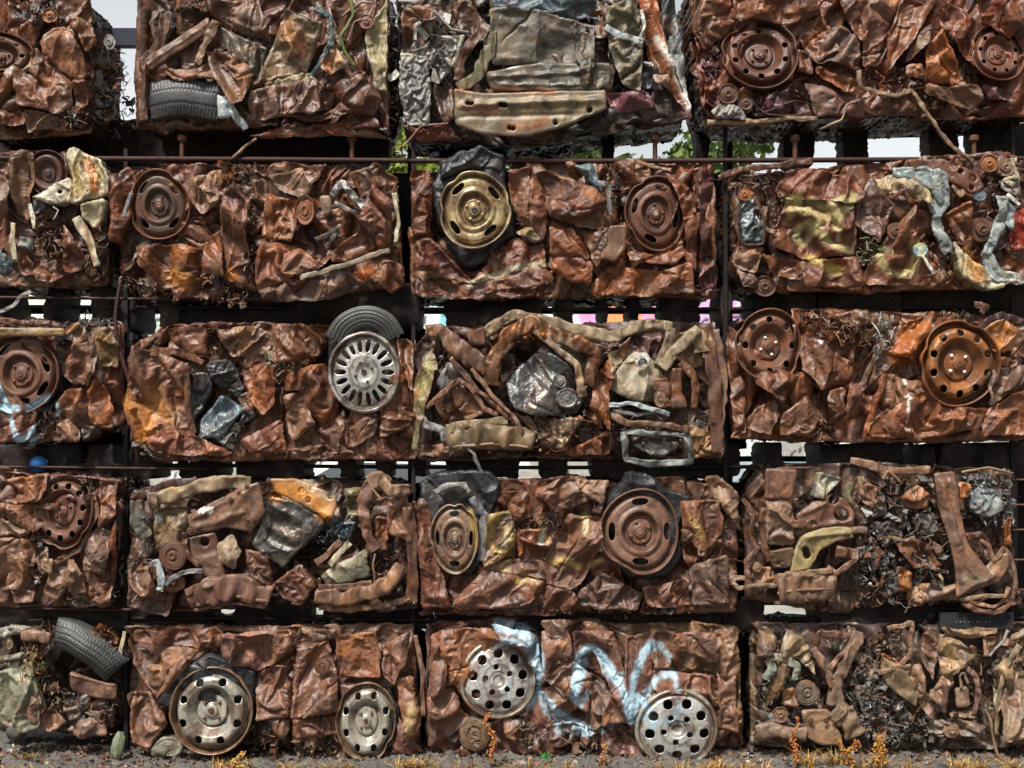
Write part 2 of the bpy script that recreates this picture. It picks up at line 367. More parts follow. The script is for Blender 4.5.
def lathe(prof, seg=64, holes=(), rx=1., rz=1., cut=None):
    """prof: (radius, y) pairs, dense enough; faces whose centre is in a hole (x,z,rx,rz,ang) are left out and the rim snapped"""
    prof = np.asarray(prof, float); n = len(prof); a = np.arange(seg)/seg*2*PI
    X = prof[:, :1]*np.cos(a); Z = prof[:, :1]*np.sin(a); Y = np.repeat(prof[:, 1:2], seg, 1)
    V = np.stack([X, Y, Z], -1).reshape(-1, 3); i = np.arange(n-1)[:, None]*seg; j = np.arange(seg)[None]; j2 = (j+1) % seg
    F = np.stack([i+j, i+j2, i+seg+j2, i+seg+j], -1).reshape(-1, 4)
    if len(holes):
        c = V[F].mean(1); keep = np.ones(len(F), bool)
        def hq(x, z, h):
            hx, hz, hrx, hrz, ha = h; ca, sa = math.cos(ha), math.sin(ha)
            u = ((x-hx)*ca+(z-hz)*sa)/hrx; v = (-(x-hx)*sa+(z-hz)*ca)/hrz
            return u, v, (np.abs(u)**2.4+np.abs(v)**2.4)**(1/2.4)
        for h in holes: keep &= hq(c[:, 0], c[:, 2], h)[2] > 1
        rem = np.unique(F[~keep]); kept = np.unique(F[keep]); bv = np.intersect1d(rem, kept)
        for h in holes:
            u, v, q = hq(V[bv, 0], V[bv, 2], h); k = (q > .55) & (q < 1.6); hx, hz, hrx, hrz, ha = h; ca, sa = math.cos(ha), math.sin(ha)
            uu = u[k]/q[k]*hrx; vv = v[k]/q[k]*hrz
            V[bv[k], 0] = hx+uu*ca-vv*sa; V[bv[k], 2] = hz+uu*sa+vv*ca
        # hole walls
        Fk = F[keep]; E = np.concatenate([Fk[:, [0, 1]], Fk[:, [1, 2]], Fk[:, [2, 3]], Fk[:, [3, 0]]]); key = np.sort(E, 1); kk = key[:, 0].astype(np.int64)*len(V)+key[:, 1]
        _, idx, cnt = np.unique(kk, return_index=True, return_counts=True); B = E[idx[cnt == 1]]
        B = B[np.isin(B[:, 0], bv) & np.isin(B[:, 1], bv)]
        W = V.copy(); W[:, 1] += .008; nv = len(V); V = np.concatenate([V, W]); F = np.concatenate([Fk, np.stack([B[:, 1], B[:, 0], B[:, 0]+nv, B[:, 1]+nv], 1)])
    return V, F
def dense(prof, s=.02):
    out = [prof[0]]
    for a, b in zip(prof[:-1], prof[1:]):
        k = max(1, int(math.ceil(math.hypot(b[0]-a[0], (b[1]-a[1]))/s)))
        out += [(a[0]+(b[0]-a[0])*t/k, a[1]+(b[1]-a[1])*t/k) for t in range(1, k+1)]
    return out
def smooth_prof(prof, s=.018, it=2):
    p = np.array(dense(prof, s))
    for _ in range(it): p[1:-1] = (p[:-2]+2*p[1:-1]+p[2:])/4
    return p
WPROF = {
 'steel': [(1.0, .06), (1.015, -.02), (.985, -.065), (.95, -.03), (.93, .10), (.86, .13), (.82, .05), (.78, -.06), (.70, -.10), (.58, -.08), (.50, .02), (.43, .10), (.38, .11), (.35, .055), (.26, .05), (.19, .06), (.16, .05), (.14, -.01), (.10, -.02), (.001, -.02)],
 'slot': [(1.0, .06), (1.02, -.03), (.985, -.07), (.95, -.02), (.93, .06), (.88, .10), (.84, .02), (.78, -.03), (.68, -.04), (.60, -.03), (.54, -.07), (.47, -.08), (.42, .0), (.36, .06), (.32, .06), (.29, .01), (.20, .01), (.17, .0), (.15, -.04), (.11, -.05), (.001, -.05)],
 'cover': [(1.0, .10), (1.02, .0), (.99, -.06), (.93, -.07), (.90, -.03), (.87, .0), (.80, -.06), (.60, -.11), (.40, -.125), (.20, -.12), (.13, -.12), (.12, -.07), (.001, -.07)],
 'alloy': [(1.0, .08), (1.02, -.01), (.985, -.07), (.93, -.075), (.90, -.03), (.86, .03), (.80, -.01), (.60, -.05), (.46, -.08), (.38, -.10), (.20, -.10), (.17, -.06), (.13, -.06), (.001, -.06)],
 'disc': [(1.0, .06), (1.0, -.02), (.97, -.03), (.62, -.03), (.60, .0), (.56, .0), (.54, -.14), (.50, -.18), (.30, -.18), (.27, -.24), (.18, -.25), (.15, -.18), (.001, -.18)],
 'pulley': [(1.0, .10), (1.0, -.08), (.93, -.1), (.88, .0), (.70, .02), (.62, -.04), (.40, -.05), (.36, -.14), (.22, -.16), (.18, -.08), (.001, -.08)],
 'drum': [(1.0, .25), (1.0, .0), (.96, -.05), (.90, -.02), (.86, -.06), (.50, -.08), (.46, -.02), (.30, -.02), (.26, -.12), (.14, -.14), (.12, -.06), (.001, -.06)],
 'can': [(1.0, .3), (1.0, .02), (.94, -.06), (.80, -.09), (.70, -.05), (.30, -.06), (.2, -.1), (.001, -.1)],
}
class Car:
    def __init__(s, T, outline, label, name='crushed_car', cat='crushed car', base='rust', sh=3, sc=1., rot=0, amp=.7, depth=.46, d=-6., shell=True, group='crushed cars stacked in the steel rack', seed=0, holes=(), **kw):
        s.T = T; s.seed = seed; s.base = base; s.n = 0; s.var = kw.get('var', 1.)
        poly = s.W(outline, 0); s.poly = poly
        c = poly.mean(0); s.root = empty(name, (c[0], .2, poly[:, 1].min()))
        tag(s.root, label, cat, group)
        s.pending = (poly, dict(d=d, sh=sh, sc=sc, rot=rot, amp=amp, depth=depth, **kw)); s.hollow = []
    def W(s, pts, d=0):
        if isinstance(pts, str): q = np.array([tuple(map(float, p.split(',')[:2])) for p in pts.split()])
        else: q = np.asarray(pts, float)[:, :2]
        w = P2W(q[:, 0]/s.T[2]+s.T[0], q[:, 1]/s.T[2]+s.T[1], d); return w[:, [0, 2]]
    def m(s, px): return px/s.T[2]/200.
    def p(s, x, y, d=0): return P2W(x/s.T[2]+s.T[0], y/s.T[2]+s.T[1], d)
    def ns(s): s.n += 1; return s.seed*97+s.n
    def panel(s, pts, d=3, name='body_panel', ribs='', holes='', dents='', base=None, tilt=(0, 0), parent=None, mat=None, rough=.43, seed=None, **kw):
        k = s.m(1)
        poly = s.W(pts, d)
        def W1(x, y): w = s.p(x, y, d); return (w[0], w[2])
        rb = []
        for r in ribs.split():
            v = list(map(float, r.split(','))); rb.append((W1(v[0], v[1]), W1(v[2], v[3]), v[4]*k, v[5] if len(v) > 5 else 1.))
        hl = [(*W1(float(a), float(b)), float(c)*k) for a, b, c in (h.split(',') for h in holes.split())]
        dn = []
        for h in dents.split():
            v = list(map(float, h.split(','))); dn.append((*W1(v[0], v[1]), v[2]*k, v[3]*k, v[4]))
        sd = s.ns() if seed is None else seed
        if mat is None and name == 'body_panel':
            rj = np.random.default_rng(sd+900); bb = col(base or s.base)*rj.uniform(.85, 1.15); q_ = rj.random()
            if bb[0] < 1.9*bb[1]: q_ = 1
            if q_ < .10: bb = bb*.55+np.array(C['dust'])*.5
            elif q_ < .16: bb = bb*.6+np.array([.27, .10, .03])*.42
            elif q_ < .24: bb = bb*.5+np.array([.11, .095, .085])*.5
            base = tuple(bb); rough = rj.uniform(.39, .53); kw.setdefault('skirt', .6); kw.setdefault('flare', 4.); kw.setdefault('curl', .2); d = 5.2+(d-5.2)*.9+rj.uniform(-.9, .9); tilt = (tilt[0]+rj.normal()*.065, tilt[1]+rj.normal()*.065); poly = poly+(poly.mean(0)-poly)*.008
        kw.setdefault('sh', (sd*5) % 9); kw.setdefault('rot', float(np.random.default_rng(sd).normal(0, 32))); kw.setdefault('pleats', 3); kw.setdefault('var', s.var); kw.setdefault('amp', .9); kw['sc'] = max(.5, kw.get('sc', .8)*1.1) if kw.get('sc', .8) >= .35 else kw['sc']*1.2
        return make_sheet(name, poly, d=d, ribs=rb, holes=hl, dents=dn, base=base or s.base, tilt=tilt, parent=parent or s.root, mat=mat, rough=rough, seed=sd, **kw)
    def flat(s, pts, d=3, name='bracket', amp=.25, **kw):
        kw.setdefault('curl', .5); kw.setdefault('fs', .06); kw.setdefault('warp', .45); kw.setdefault('pleats', 0); kw.setdefault('fine', .2); kw.setdefault('hem', .15); kw.setdefault('skirt', 1.6); kw.setdefault('sc', .5)
        return s.panel(pts, d, name, amp=amp, **kw)
    def rubber(s, pts, d=3, name='tyre', base='black', rough=.5, **kw):
        kw.setdefault('sc', .45); kw.setdefault('curl', 2.5); kw.setdefault('var', .25); kw.setdefault('fine', .3); kw.setdefault('pleats', 1); kw.setdefault('wear', 0); kw.setdefault('edge', .02); kw.setdefault('fs', .08)
        return s.panel(pts, d, name, base=base, rough=rough, mat=M_RUBBER, **kw)
    def tube(s, pts, r, name='pipe', base='brown', flat=1., rough=.5, mat=None, wob=.28, parent=None, sides=12, n=8, link=True):
        P = []; k = s.m(1); rr = np.atleast_1d(np.array(r, float))*k
        for q in pts.split():
            v = list(map(float, q.split(','))); P.append(s.p(v[0], v[1], v[2] if len(v) > 2 else 4.))
        big = rr.max() > .009
        V, F, F3 = sweep(P, rr*.88 if len(rr) > 1 else rr[0]*.88, flat*(.62 if big and flat == 1 else 1), 28 if big else sides, wob*(1.1 if big else 1), 16 if big else n, seed=s.ns(), kink=.65, boxy=.62 if (big or flat < .4) else 1.)
        if big:        # dents and folds along the pipe
            rb_ = float(min(rr.max(), .06)); sd_ = (s.n*5) % 9; q1 = sheet(sd_, V[:, 0]*2.6+s.n*.31, V[:, 2]*2.6+V[:, 1]*1.5+s.n*.17); q2 = sheet((sd_+3) % 9, V[:, 0]*5.5+s.n, V[:, 2]*5.5+V[:, 1]*3)
            V = V+(q1[:, :3]*.17+q2[:, :3]*.09)*np.array([.35, 1., .35])*min(1., rb_/.016)
        V[:, 0] += (vnoise(V[:, 0], V[:, 2], 30, 1)-.5)*.006; V[:, 2] += (vnoise(V[:, 0], V[:, 2], 30, 4)-.5)*.006
        cols = rustcol(V[:, 0]+V[:, 1], V[:, 2], base, s.n, .7); cols = apply_paint(V[:, 0], V[:, 2], cols)
        return mesh(name, V, F, F3, cols, rough, mat or M_RUST, parent or s.root)
    def strap(s, pts, r, name='metal_strip', flat=.16, **kw): return s.tube(pts, np.atleast_1d(np.array(r, float))*1.1, name, flat=flat, wob=.3, **kw)
    def wheel(s, cx, cy, rx, ry=None, style='steel', n=8, d=4, base='brown', face=None, lip=None, rough=.5, name='wheel', tilt=(0, 0), rot=0, ang=0, parent=None, holes=None, nuts=4,
              nutcol=None, hub=None, bend=.045, mat=None, hr=.63, hs=None, deep=1.35, dark=None):
        tilt = (tilt[0]+.10*math.sin(cx*.37+s.seed), tilt[1]+.10*math.cos(cy*.41+s.seed)) if rx > 60 else tilt
        ry = ry or rx; k = s.m(1); prof = smooth_prof(WPROF[style]); seg = 144 if rx*k > .1 else 56
        H = []
        a0 = math.radians(ang)
        if style == 'steel': hs = (hs or .062)*1.18; H = [(hr*1.06*math.cos(a0+2*PI*i/n), hr*1.06*math.sin(a0+2*PI*i/n), hs, hs, 0) for i in range(n)]
        elif style == 'slot': H = [(.70*math.cos(a0+2*PI*i/n), .70*math.sin(a0+2*PI*i/n), .082, .205, a0+2*PI*i/n) for i in range(n)]
        elif style == 'cover':
            H = [(.66*math.cos(a0+2*PI*i/n), .66*math.sin(a0+2*PI*i/n), .115, .115, 0) for i in range(n)]
            H += [(.33*math.cos(a0+.3+2*PI*i/5), .33*math.sin(a0+.3+2*PI*i/5), .07, .07, 0) for i in range(5)]
        elif style == 'alloy': H = [(.66*math.cos(a0+2*PI*i/n), .66*math.sin(a0+2*PI*i/n), .165, .062, a0+2*PI*i/n) for i in range(n)]
        if holes is not None: H = holes
        if not n: H = []
        V, F = lathe(prof, seg, H)
        rr = np.hypot(V[:, 0], V[:, 2]); X0, Z0 = V[:, 0].copy(), V[:, 2].copy()
        fb = col(face or base); lb = col(lip or base)
        w = np.asarray(rustcol(X0*.2+s.seed, Z0*.2+cx*.01, (1, 1, 1), 1, 0.))
        mixf = (1-sstep(.84, .92, rr))[:, None]
        cols = fb*mixf+lb*(1-mixf)
        nz = fbm(X0*.35+cx*.017+s.seed, Z0*.35+cy*.013, 6, 2); rc = col('rust')
        q = (sstep(.50, .62, nz)*.85)[:, None]; cols = cols*(1-q)+(rc*.5+cols*.25)*q
        q = (sstep(.55, .7, fbm(X0*.35-cx*.01, Z0*.35, 13, 5))*.6)[:, None]; cols = cols*(1-q)+np.array([.06, .035, .025])*q
        # darker bands along the dished rings
        q = (np.exp(-((rr-.90)/.03)**2)*.7+np.exp(-((rr-.39)/.035)**2)*.55)[:, None]; cols = cols*(1-q)+np.array([.05, .026, .02])*q
        size = rx*k
        def place(V):
            V = V.copy(); V[:, 1] += bend*(np.sin(np.arctan2(V[:, 2], V[:, 0])*2+cx)*np.hypot(V[:, 0], V[:, 2])**2)
            th_ = np.arctan2(V[:, 2], V[:, 0]); rr_ = np.hypot(V[:, 0], V[:, 2]); rad = 1+bend*.5*np.sin(th_*3+cy)
            for q_ in range(3):
                a_ = math.sin(cx*1.7+q_*2.3+s.seed)*PI; dl = np.angle(np.exp(1j*(th_-a_))); dn_ = np.exp(-(dl/.16)**2)*sstep(.78, 1., rr_); rad = rad-bend*1.5*dn_; V[:, 1] -= bend*.8*dn_*(-1)**q_
            V[:, 0] *= rad; V[:, 2] *= rad
            V[:, 1] *= deep*np.where(np.hypot(V[:, 0], V[:, 2]) < .22, .8, 1)
            V = V*np.array([size, size, ry*k]); a = math.radians(rot)
            x = V[:, 0]*math.cos(a)+V[:, 2]*math.sin(a); z = -V[:, 0]*math.sin(a)+V[:, 2]*math.cos(a)
            y = V[:, 1]+x*tilt[0]+z*tilt[1]
            o = s.p(cx, cy, d); return np.stack([x+o[0], y+o[1], z+o[2]], 1)
        W = place(V); cols = apply_paint(W[:, 0], W[:, 2], cols)
        mt = mat or (M_ALLOY if face in ('silver', 'white', 'cream', 'gold', 'pale', (.36, .34, .29)) else M_RUST)
        o = mesh(name, W, F, None, cols, rough, mt, parent or s.root)
        s.hollow.append((cx, cy, rx, ry))
        if nuts and size > .09:
            y0 = np.interp(.26, prof[::-1, 0], prof[::-1, 1])
            for i in range(nuts):
                a = a0+.4+2*PI*i/nuts; v, f = lathe([(.001, -.045), (.03, -.045), (.04, -.03), (.042, .02)], 10)
                v = v+np.array([.245*math.cos(a), y0, .245*math.sin(a)])
                mesh('wheel_nut', place(v), f[:, ::-1], None, col(nutcol or base)*1.1, .45, mt, o)
            v, f = lathe([(.001, -.012), (.05, -.015), (.07, -.02), (.09, .03)], 20); yh = prof[-1, 1]
            v = v+np.array([0, yh, 0]); mesh('hub_cap', place(v), f[:, ::-1], None, col(hub or base)*.9, .45, mt, o)
        if size > .09 and H and dark is not False:   # near-black brake stand-in added so the wheel holes read as deep shade
            v, f = lathe(smooth_prof([(.86, .30), (.80, .28), (.55, .26), (.5, .24), (.001, .24)]), 48); mesh('hole_shade_disc', place(v), f, None, (.008, .006, .006), .95, M_RUST, o)
        return o
    def tread(s, pts, w, d=3, bulge=4, name='tyre', kind=0, parent=None, base='black', pitch=.017, step=.004):
        """a tyre seen on its tread: centre line points, half width px"""
        P = np.array([s.p(*map(float, q.split(',')[:2]), d) for q in pts.split()]); P = crom(P, 24); k = s.m(1)
        L = np.concatenate([[0], np.cumsum(np.linalg.norm(np.diff(P, axis=0), axis=1))]); N = int(L[-1]/step)
        P = np.stack([np.interp(np.linspace(0, L[-1], N), L, P[:, i]) for i in range(3)], 1); T = np.gradient(P, axis=0); T /= np.linalg.norm(T, axis=1)[:, None]
        S = np.stack([-T[:, 2], 0*T[:, 0], T[:, 0]], 1); M = 64; a = np.linspace(-1.25, 1.25, M); hw = w*k
        t = np.linspace(0, 1, N); env = np.sqrt(np.clip(1-(2*t-1)**2*.93, 0, 1))
        wid = np.sign(a)*np.minimum(np.abs(a), 1.)**.95*np.where(np.abs(a) > 1, 1+.25*(np.abs(a)-1), 1); dep = -np.cos(np.clip(np.abs(a), 0, 1)*1.15)
        dep = np.where(np.abs(a) > 1, dep+(np.abs(a)-1)*3.5, dep)
        A, TT = np.meshgrid(a, np.arange(N)*step)
        gro = np.zeros_like(A)
        if kind == 0:
            for g in (-.52, -.17, .17, .52): gro = np.maximum(gro, np.exp(-((A-g)/.045)**2))
            z = np.mod(TT/pitch+np.abs(A)*1.6+np.floor((A+1.25)/.35)*.37, 1); gro = np.maximum(gro, np.exp(-((z-.5)/.11)**2)*(np.abs(A) < .98))
        else:
            for g in (-.35, .35): gro = np.maximum(gro, np.exp(-((A-g-.05*np.sin(TT/pitch*2*PI))/.04)**2))
            z = np.mod(TT/pitch+np.abs(A)*.7, 1); gro = np.maximum(gro, np.exp(-((z-.5)/.1)**2)*(np.abs(A) > .4)*(np.abs(A) < 1.02))
        V = P[:, None, :]+S[:, None, :]*(wid*hw)[None, :, None]; V = V.copy()
        V[..., 1] += (dep[None]*env[:, None]*bulge/100.)+gro*.0055+bulge/100.*.4
        V[..., 1] += (vnoise(V[..., 0], V[..., 2], 9, 3)-.5)*.02; V = V.reshape(-1, 3)
        I = np.arange(N*M).reshape(N, M); F = np.stack([I[:-1, :-1], I[:-1, 1:], I[1:, 1:], I[1:, :-1]], -1).reshape(-1, 4)
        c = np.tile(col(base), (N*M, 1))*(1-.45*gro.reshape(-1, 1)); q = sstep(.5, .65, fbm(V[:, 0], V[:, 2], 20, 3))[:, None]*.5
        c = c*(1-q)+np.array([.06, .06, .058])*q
        return mesh(name, V, F, None, c, .5, M_RUBBER, parent or s.root)
    def scrap(s, pts, n, size=(.012, .04), d=(0, 3), cols=('rust', 'dark', 'tan', 'grey'), name='shredded_scrap', wires=.42, mat=None, seed=None, kind='stuff'):
        rs = np.random.default_rng(s.ns()); poly = s.W(pts, 0); x0, z0 = poly.min(0); x1, z1 = poly.max(0); parts = []
        while len(parts) < n:
            x, z = rs.uniform(x0, x1), rs.uniform(z0, z1)
            if not inpoly(np.array([x]), np.array([z]), poly)[0]: continue
            o = np.array([x, -rs.uniform(*d)/100., z]); L = rs.uniform(*size)*rs.choice([.6, 1, 1, 1.7]); c = col(cols[rs.integers(len(cols))])*rs.uniform(.2, .85)
            A = rs.normal(size=(3, 3)); A[:, 1] *= .6; Q, _ = np.linalg.qr(A)
            if rs.random() < wires:
                p = [o+Q[0]*L*t+Q[1]*L*.5*rs.normal()*(1-t*t)+rs.normal(0, .002, 3) for t in (-1, -.3, .4, 1)]
                V, F, F3 = sweep(p, rs.uniform(.0012, .0035), 1, 6, 0, 4); parts.append((V, F, F3, c))
            else:
                u, v = np.meshgrid(np.linspace(-.5, .5, 5), np.linspace(-.5, .5, 4)); w = rs.uniform(.35, .9); u = u*L; v = v*L*w*(1+rs.uniform(-.5, .5)*u/L)
                b = rs.uniform(-1, 1)*.5; h = b*np.abs(u)+rs.uniform(-.6, .6)*np.abs(v+rs.normal()*L*.1)+rs.normal(0, .0012, u.shape)
                V = o+u.reshape(-1, 1)*Q[0]+v.reshape(-1, 1)*Q[1]+h.reshape(-1, 1)*Q[2]; I = np.arange(20).reshape(4, 5)
                F = np.stack([I[:-1, :-1], I[:-1, 1:], I[1:, 1:], I[1:, :-1]], -1).reshape(-1, 4); parts.append((V, F, None, c))
        V, F, F3, cc = join(parts); o = mesh(name, V, F, F3, cc, .42, mat or M_RUST, s.root, smooth=False)
        o['kind'] = kind; return o
    def done(s):
        poly, kw = s.pending; depth = kw.pop('depth'); dn = []
        for cx, cy, rx, ry in s.hollow:
            if s.m(rx) > .08:
                w = s.p(cx, cy, 0); dn.append((w[0], w[2], s.m(rx)*.95, s.m(ry)*.95, -7.))
        for h in kw.pop('dents', '').split():
            v = list(map(float, h.split(','))); w = s.p(v[0], v[1]); dn.append((w[0], w[2], s.m(v[2]), s.m(v[3]), v[4]))
        rb = []
        for r in kw.pop('ribs', '').split():
            v = list(map(float, r.split(','))); a = s.p(v[0], v[1]); b = s.p(v[2], v[3]); rb.append(((a[0], a[2]), (b[0], b[2]), s.m(v[4]), v[5]))
        kw.pop('var', None)
        make_sheet('compressed_body', poly, base=tuple(col(s.base)*.38), parent=s.root, dents=dn, ribs=rb, skirt=depth*100, rings=20, pleats=26, curl=3.5, edge=.04, warp=2.2, seed=s.seed, var=s.var, round_=2, **kw)  # base colour cut down so the seams between panels read as dark shade
        # back face
        q = rounded(poly, 1); V = np.stack([q[:, 0], np.full(len(q), depth-.002), q[:, 1]], 1); c = V.mean(0); V = np.concatenate([V, c[None]]); n = len(q)
        F3 = np.array([(i, (i+1) % n, n) for i in range(n)]); mesh('rear_face', V, None, F3, col('dark'), .7, M_RUST, s.root)
def halfclip(poly, p, nrm):
    out = []; n = len(poly); dd = [(q-p)@nrm for q in poly]
    for i in range(n):
        a, b = poly[i], poly[(i+1) % n]; da, db = dd[i], dd[(i+1) % n]
        if da <= 0: out.append(a)
        if (da < 0) != (db < 0) and abs(da-db) > 1e-12: out.append(a+(b-a)*da/(da-db))
    return out
def fill(s, nx, ny, d=(-2.2, .8), amp=.75, sc=.7, base=None, seed=None, skip=''):
    """loose sheets over the whole face of the bale, each a panel of its own"""
    rs = np.random.default_rng(s.seed*7+1 if seed is None else seed); x0, z0 = s.poly.min(0); x1, z1 = s.poly.max(0)
    ny = max(1, ny-2); nx = max(3, nx-1); S = []
    for i in range(nx):
        for j in range(ny):
            S.append((x0+(i+.5+rs.uniform(-.36, .36)+(.25 if j % 2 else -.1))*(x1-x0)/nx, z0+(j+.5+rs.uniform(-.36, .36))*(z1-z0)/ny))
    S = np.array(S); out = [q for q in s.poly]
    c = s.poly.mean(0); inner = [c+(q-c)*.985 for q in out]
    sk = [tuple(map(float, k.split(','))) for k in skip.split()]
    for i, p in enumerate(S):
        hit = False
        for cx, cy, r in sk:
            w = s.p(cx, cy); hit |= math.hypot(w[0]-p[0], w[2]-p[1]) < s.m(r)
        if hit: continue
        cell = [p+np.array(v) for v in ((-.5, -.5), (.5, -.5), (.5, .5), (-.5, .5))]
        for j, q in enumerate(S):
            if j == i or np.hypot(*(q-p)) > .8: continue
            n = (q-p)/np.hypot(*(q-p)); cell = halfclip(cell, (p+q)/2+n*.004, n)
            if len(cell) < 3: break
        if len(cell) < 3: continue
        cell = np.array(cell)
        if not inpoly(np.array([p[0]]), np.array([p[1]]), s.poly)[0]: continue
        # keep the cell inside the bale: pull its outer corners to the outline
        m = ~inpoly(cell[:, 0], cell[:, 1], s.poly); _, bx, bz = nearpoly(cell[:, 0], cell[:, 1], s.poly); cell[m, 0] = bx[m]; cell[m, 1] = bz[m]
        cell = cell+(cell-cell.mean(0))*.10; sd = s.ns(); bs = base or s.base
        f = rs.uniform(.7, 1.1); bc = tuple(col(bs)*f*np.array([1, rs.uniform(.88, 1.12), rs.uniform(.85, 1.25)]))
        make_sheet('body_panel', cell, d=rs.uniform(*d), sh=int(rs.integers(9)), sc=sc*rs.uniform(.9, 1.6), rot=rs.normal(0, 25), pleats=6, amp=amp, base=bc, parent=s.root, seed=sd, tilt=(rs.uniform(-.05, .05), rs.uniform(-.05, .05)), rough=rs.uniform(.34, .48), skirt=.6, flare=5., var=s.var)
Car.fill = fill
def setup():
    cam = bpy.data.cameras.new('camera'); co = bpy.data.objects.new('camera', cam); COLL.objects.link(co); scene.camera = co
    co.location = (0, -DIST, CAMZ); co.rotation_euler = (PI/2, 0, 0); cam.sensor_width = 36; cam.lens = 36*FPX/1024; cam.clip_end = 1000
    cam.shift_y = (HOR-384)/1024
    w = bpy.data.worlds.new('World'); scene.world = w; w.use_nodes = True; nt = w.node_tree; bg = nt.nodes['Background']
    sky = nn(nt, 'ShaderNodeTexSky', sky_type='NISHITA', sun_disc=False, sun_elevation=math.radians(SUN_EL), sun_rotation=math.radians(SUN_ROT))
    sky.dust_density = 3; hs = nn(nt, 'ShaderNodeMix', data_type='RGBA')   # a thin, even cloud cover takes most of the blue out
    bw = nn(nt, 'ShaderNodeRGBToBW'); nt.links.new(sky.outputs[0], bw.inputs[0]); cw = nn(nt, 'ShaderNodeMix', data_type='RGBA', blend_type='MULTIPLY'); cw.inputs[0].default_value = 1
    nt.links.new(bw.outputs[0], cw.inputs[6]); cw.inputs[7].default_value = (1.0, .98, .90, 1)
    hs.inputs[0].default_value = .8; nt.links.new(sky.outputs[0], hs.inputs[6]); nt.links.new(cw.outputs[2], hs.inputs[7])
    tc = nn(nt, 'ShaderNodeTexCoord'); sx = nn(nt, 'ShaderNodeSeparateXYZ'); nt.links.new(tc.outputs['Generated'], sx.inputs[0])   # brighter cloud bank beyond the wall
    mr = nn(nt, 'ShaderNodeMapRange'); mr.inputs[1].default_value = .2; mr.inputs[2].default_value = .9; mr.inputs[3].default_value = 1.; mr.inputs[4].default_value = 2.3; nt.links.new(sx.outputs[1], mr.inputs[0])
    nz = nn(nt, 'ShaderNodeTexNoise', i_Scale=2.5, i_Detail=6.); nt.links.new(tc.outputs['Generated'], nz.inputs['Vector']); mz = nn(nt, 'ShaderNodeMath', operation='MULTIPLY'); nt.links.new(ramp(nt, nz.outputs[0], [(.35, .8), (.65, 1.15)]), mz.inputs[0]); nt.links.new(mr.outputs[0], mz.inputs[1])
    vm = nn(nt, 'ShaderNodeVectorMath', operation='SCALE'); nt.links.new(hs.outputs[2], vm.inputs[0]); nt.links.new(mz.outputs[0], vm.inputs['Scale'])
    nt.links.new(vm.outputs[0], bg.inputs[0]); bg.inputs[1].default_value = SKY
    L = bpy.data.lights.new('sun', 'SUN'); L.energy = SUN; L.angle = math.radians(SUN_ANG); L.color = (1, .95, .87)
    lo = bpy.data.objects.new('sun', L); COLL.objects.link(lo)
    lo.rotation_euler = (math.radians(90-SUN_EL), 0, math.radians(-SUN_AZ))
    v = scene.view_settings; v.view_transform = 'Standard'; v.look = 'None'; v.gamma = 1; v.exposure = EXPO; v.use_curve_mapping = False
# the sun stands behind the camera to the left: azimuth measured from the camera's back (-y) towards -x
SUN_EL, SUN_AZ, SUN, SUN_ANG, SKY, EXPO = 57., 28., 3.4, 9., .074, .88
SUN_ROT = 180+SUN_AZ
# ================================================================ top row
T = (0, 0, 3.793)
paint('620,160', 1, 'orange', 0, T=T)
c = Car(T, '-60,-60 250,-40 330,10 350,150 340,300 350,420 330,490 100,505 -60,510', 'crushed rusty car at the top left corner with an orange rust plate', seed=1, base='rust')
c.fill(4, 3)
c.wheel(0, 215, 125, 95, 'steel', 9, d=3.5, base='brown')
c.wheel(190, 60, 30, 28, 'pulley', 0, d=6, base='orange', name='pulley', dark=False)
c.wheel(132, 30, 18, 18, 'disc', 0, d=5, base='grey', name='disc', dark=False)
c.wheel(415, 160, 24, 30, 'disc', 0, d=-6, base='grey', name='disc', dark=False)
c.panel('150,150 200,100 250,105 320,190 335,300 310,310 270,290 220,260 160,200', d=6.5, sh=6, base=(.24, .075, .022), fs=.15)
c.panel('250,90 300,55 350,100 370,170 330,200 290,130', d=5, sh=4)
c.panel('50,280 130,200 160,200 275,310 270,400 220,440 180,420 70,400', d=5.5, sh=6, sc=.5)
c.panel('-20,270 40,280 60,340 -20,360', d=5, base=(.22, .07, .02)); c.panel('80,270 120,180 150,190 160,240 100,270', d=6, base='tan')
c.panel('-20,375 60,380 90,460 60,480 -20,470', d=5); c.panel('90,410 260,440 270,490 100,500', d=3.5, base='dust'); c.panel('280,310 335,310 340,400 270,430', d=5)
c.scrap('330,60 400,120 440,260 450,430 380,480 335,420', 170, d=(-30, -2), cols=('red', 'dark', 'rust', 'tan', 'purple'))
c.scrap('60,0 240,0 240,90 60,120', 60, d=(2, 6), cols=('steel', 'dark', 'grey', 'rust')); c.scrap('260,400 340,420 340,490 200,480', 70, d=(2, 5))
c.done()

T = (120, 0, 3.531)
paint('600,120 640,180', 50, 'orange', .6, 8, T=T); paint('640,170 655,200', 14, (.5, .2, .12), .6, T=T); paint('735,240 760,275', 22, 'orange', .8, T=T)
c = Car(T, '95,-60 500,-50 700,-50 940,-50 950,200 955,350 940,440 850,425 600,440 450,440 400,445 300,440 120,450 80,440 75,250', 'crushed car with a flattened tyre showing its tread, second in the top row', seed=2, base=(.115, .05, .03))
c.fill(5, 3, skip='220,350,120')
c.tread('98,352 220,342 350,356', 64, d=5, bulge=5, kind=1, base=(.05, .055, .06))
c.flat('78,212 310,58 322,102 105,252', d=8, name='chassis_beam', base='brown', ribs='90,235,315,80,8,.8')
c.panel('95,-20 160,-20 190,80 150,170 110,130', d=6, base='brown', sh=1, sc=.4)
c.strap('160,40 150,130 80,220 75,330 80,420', 14, d=8) if 0 else c.strap('160,40,8 150,130,8 82,220,7 75,330,6 85,430,5', 15)
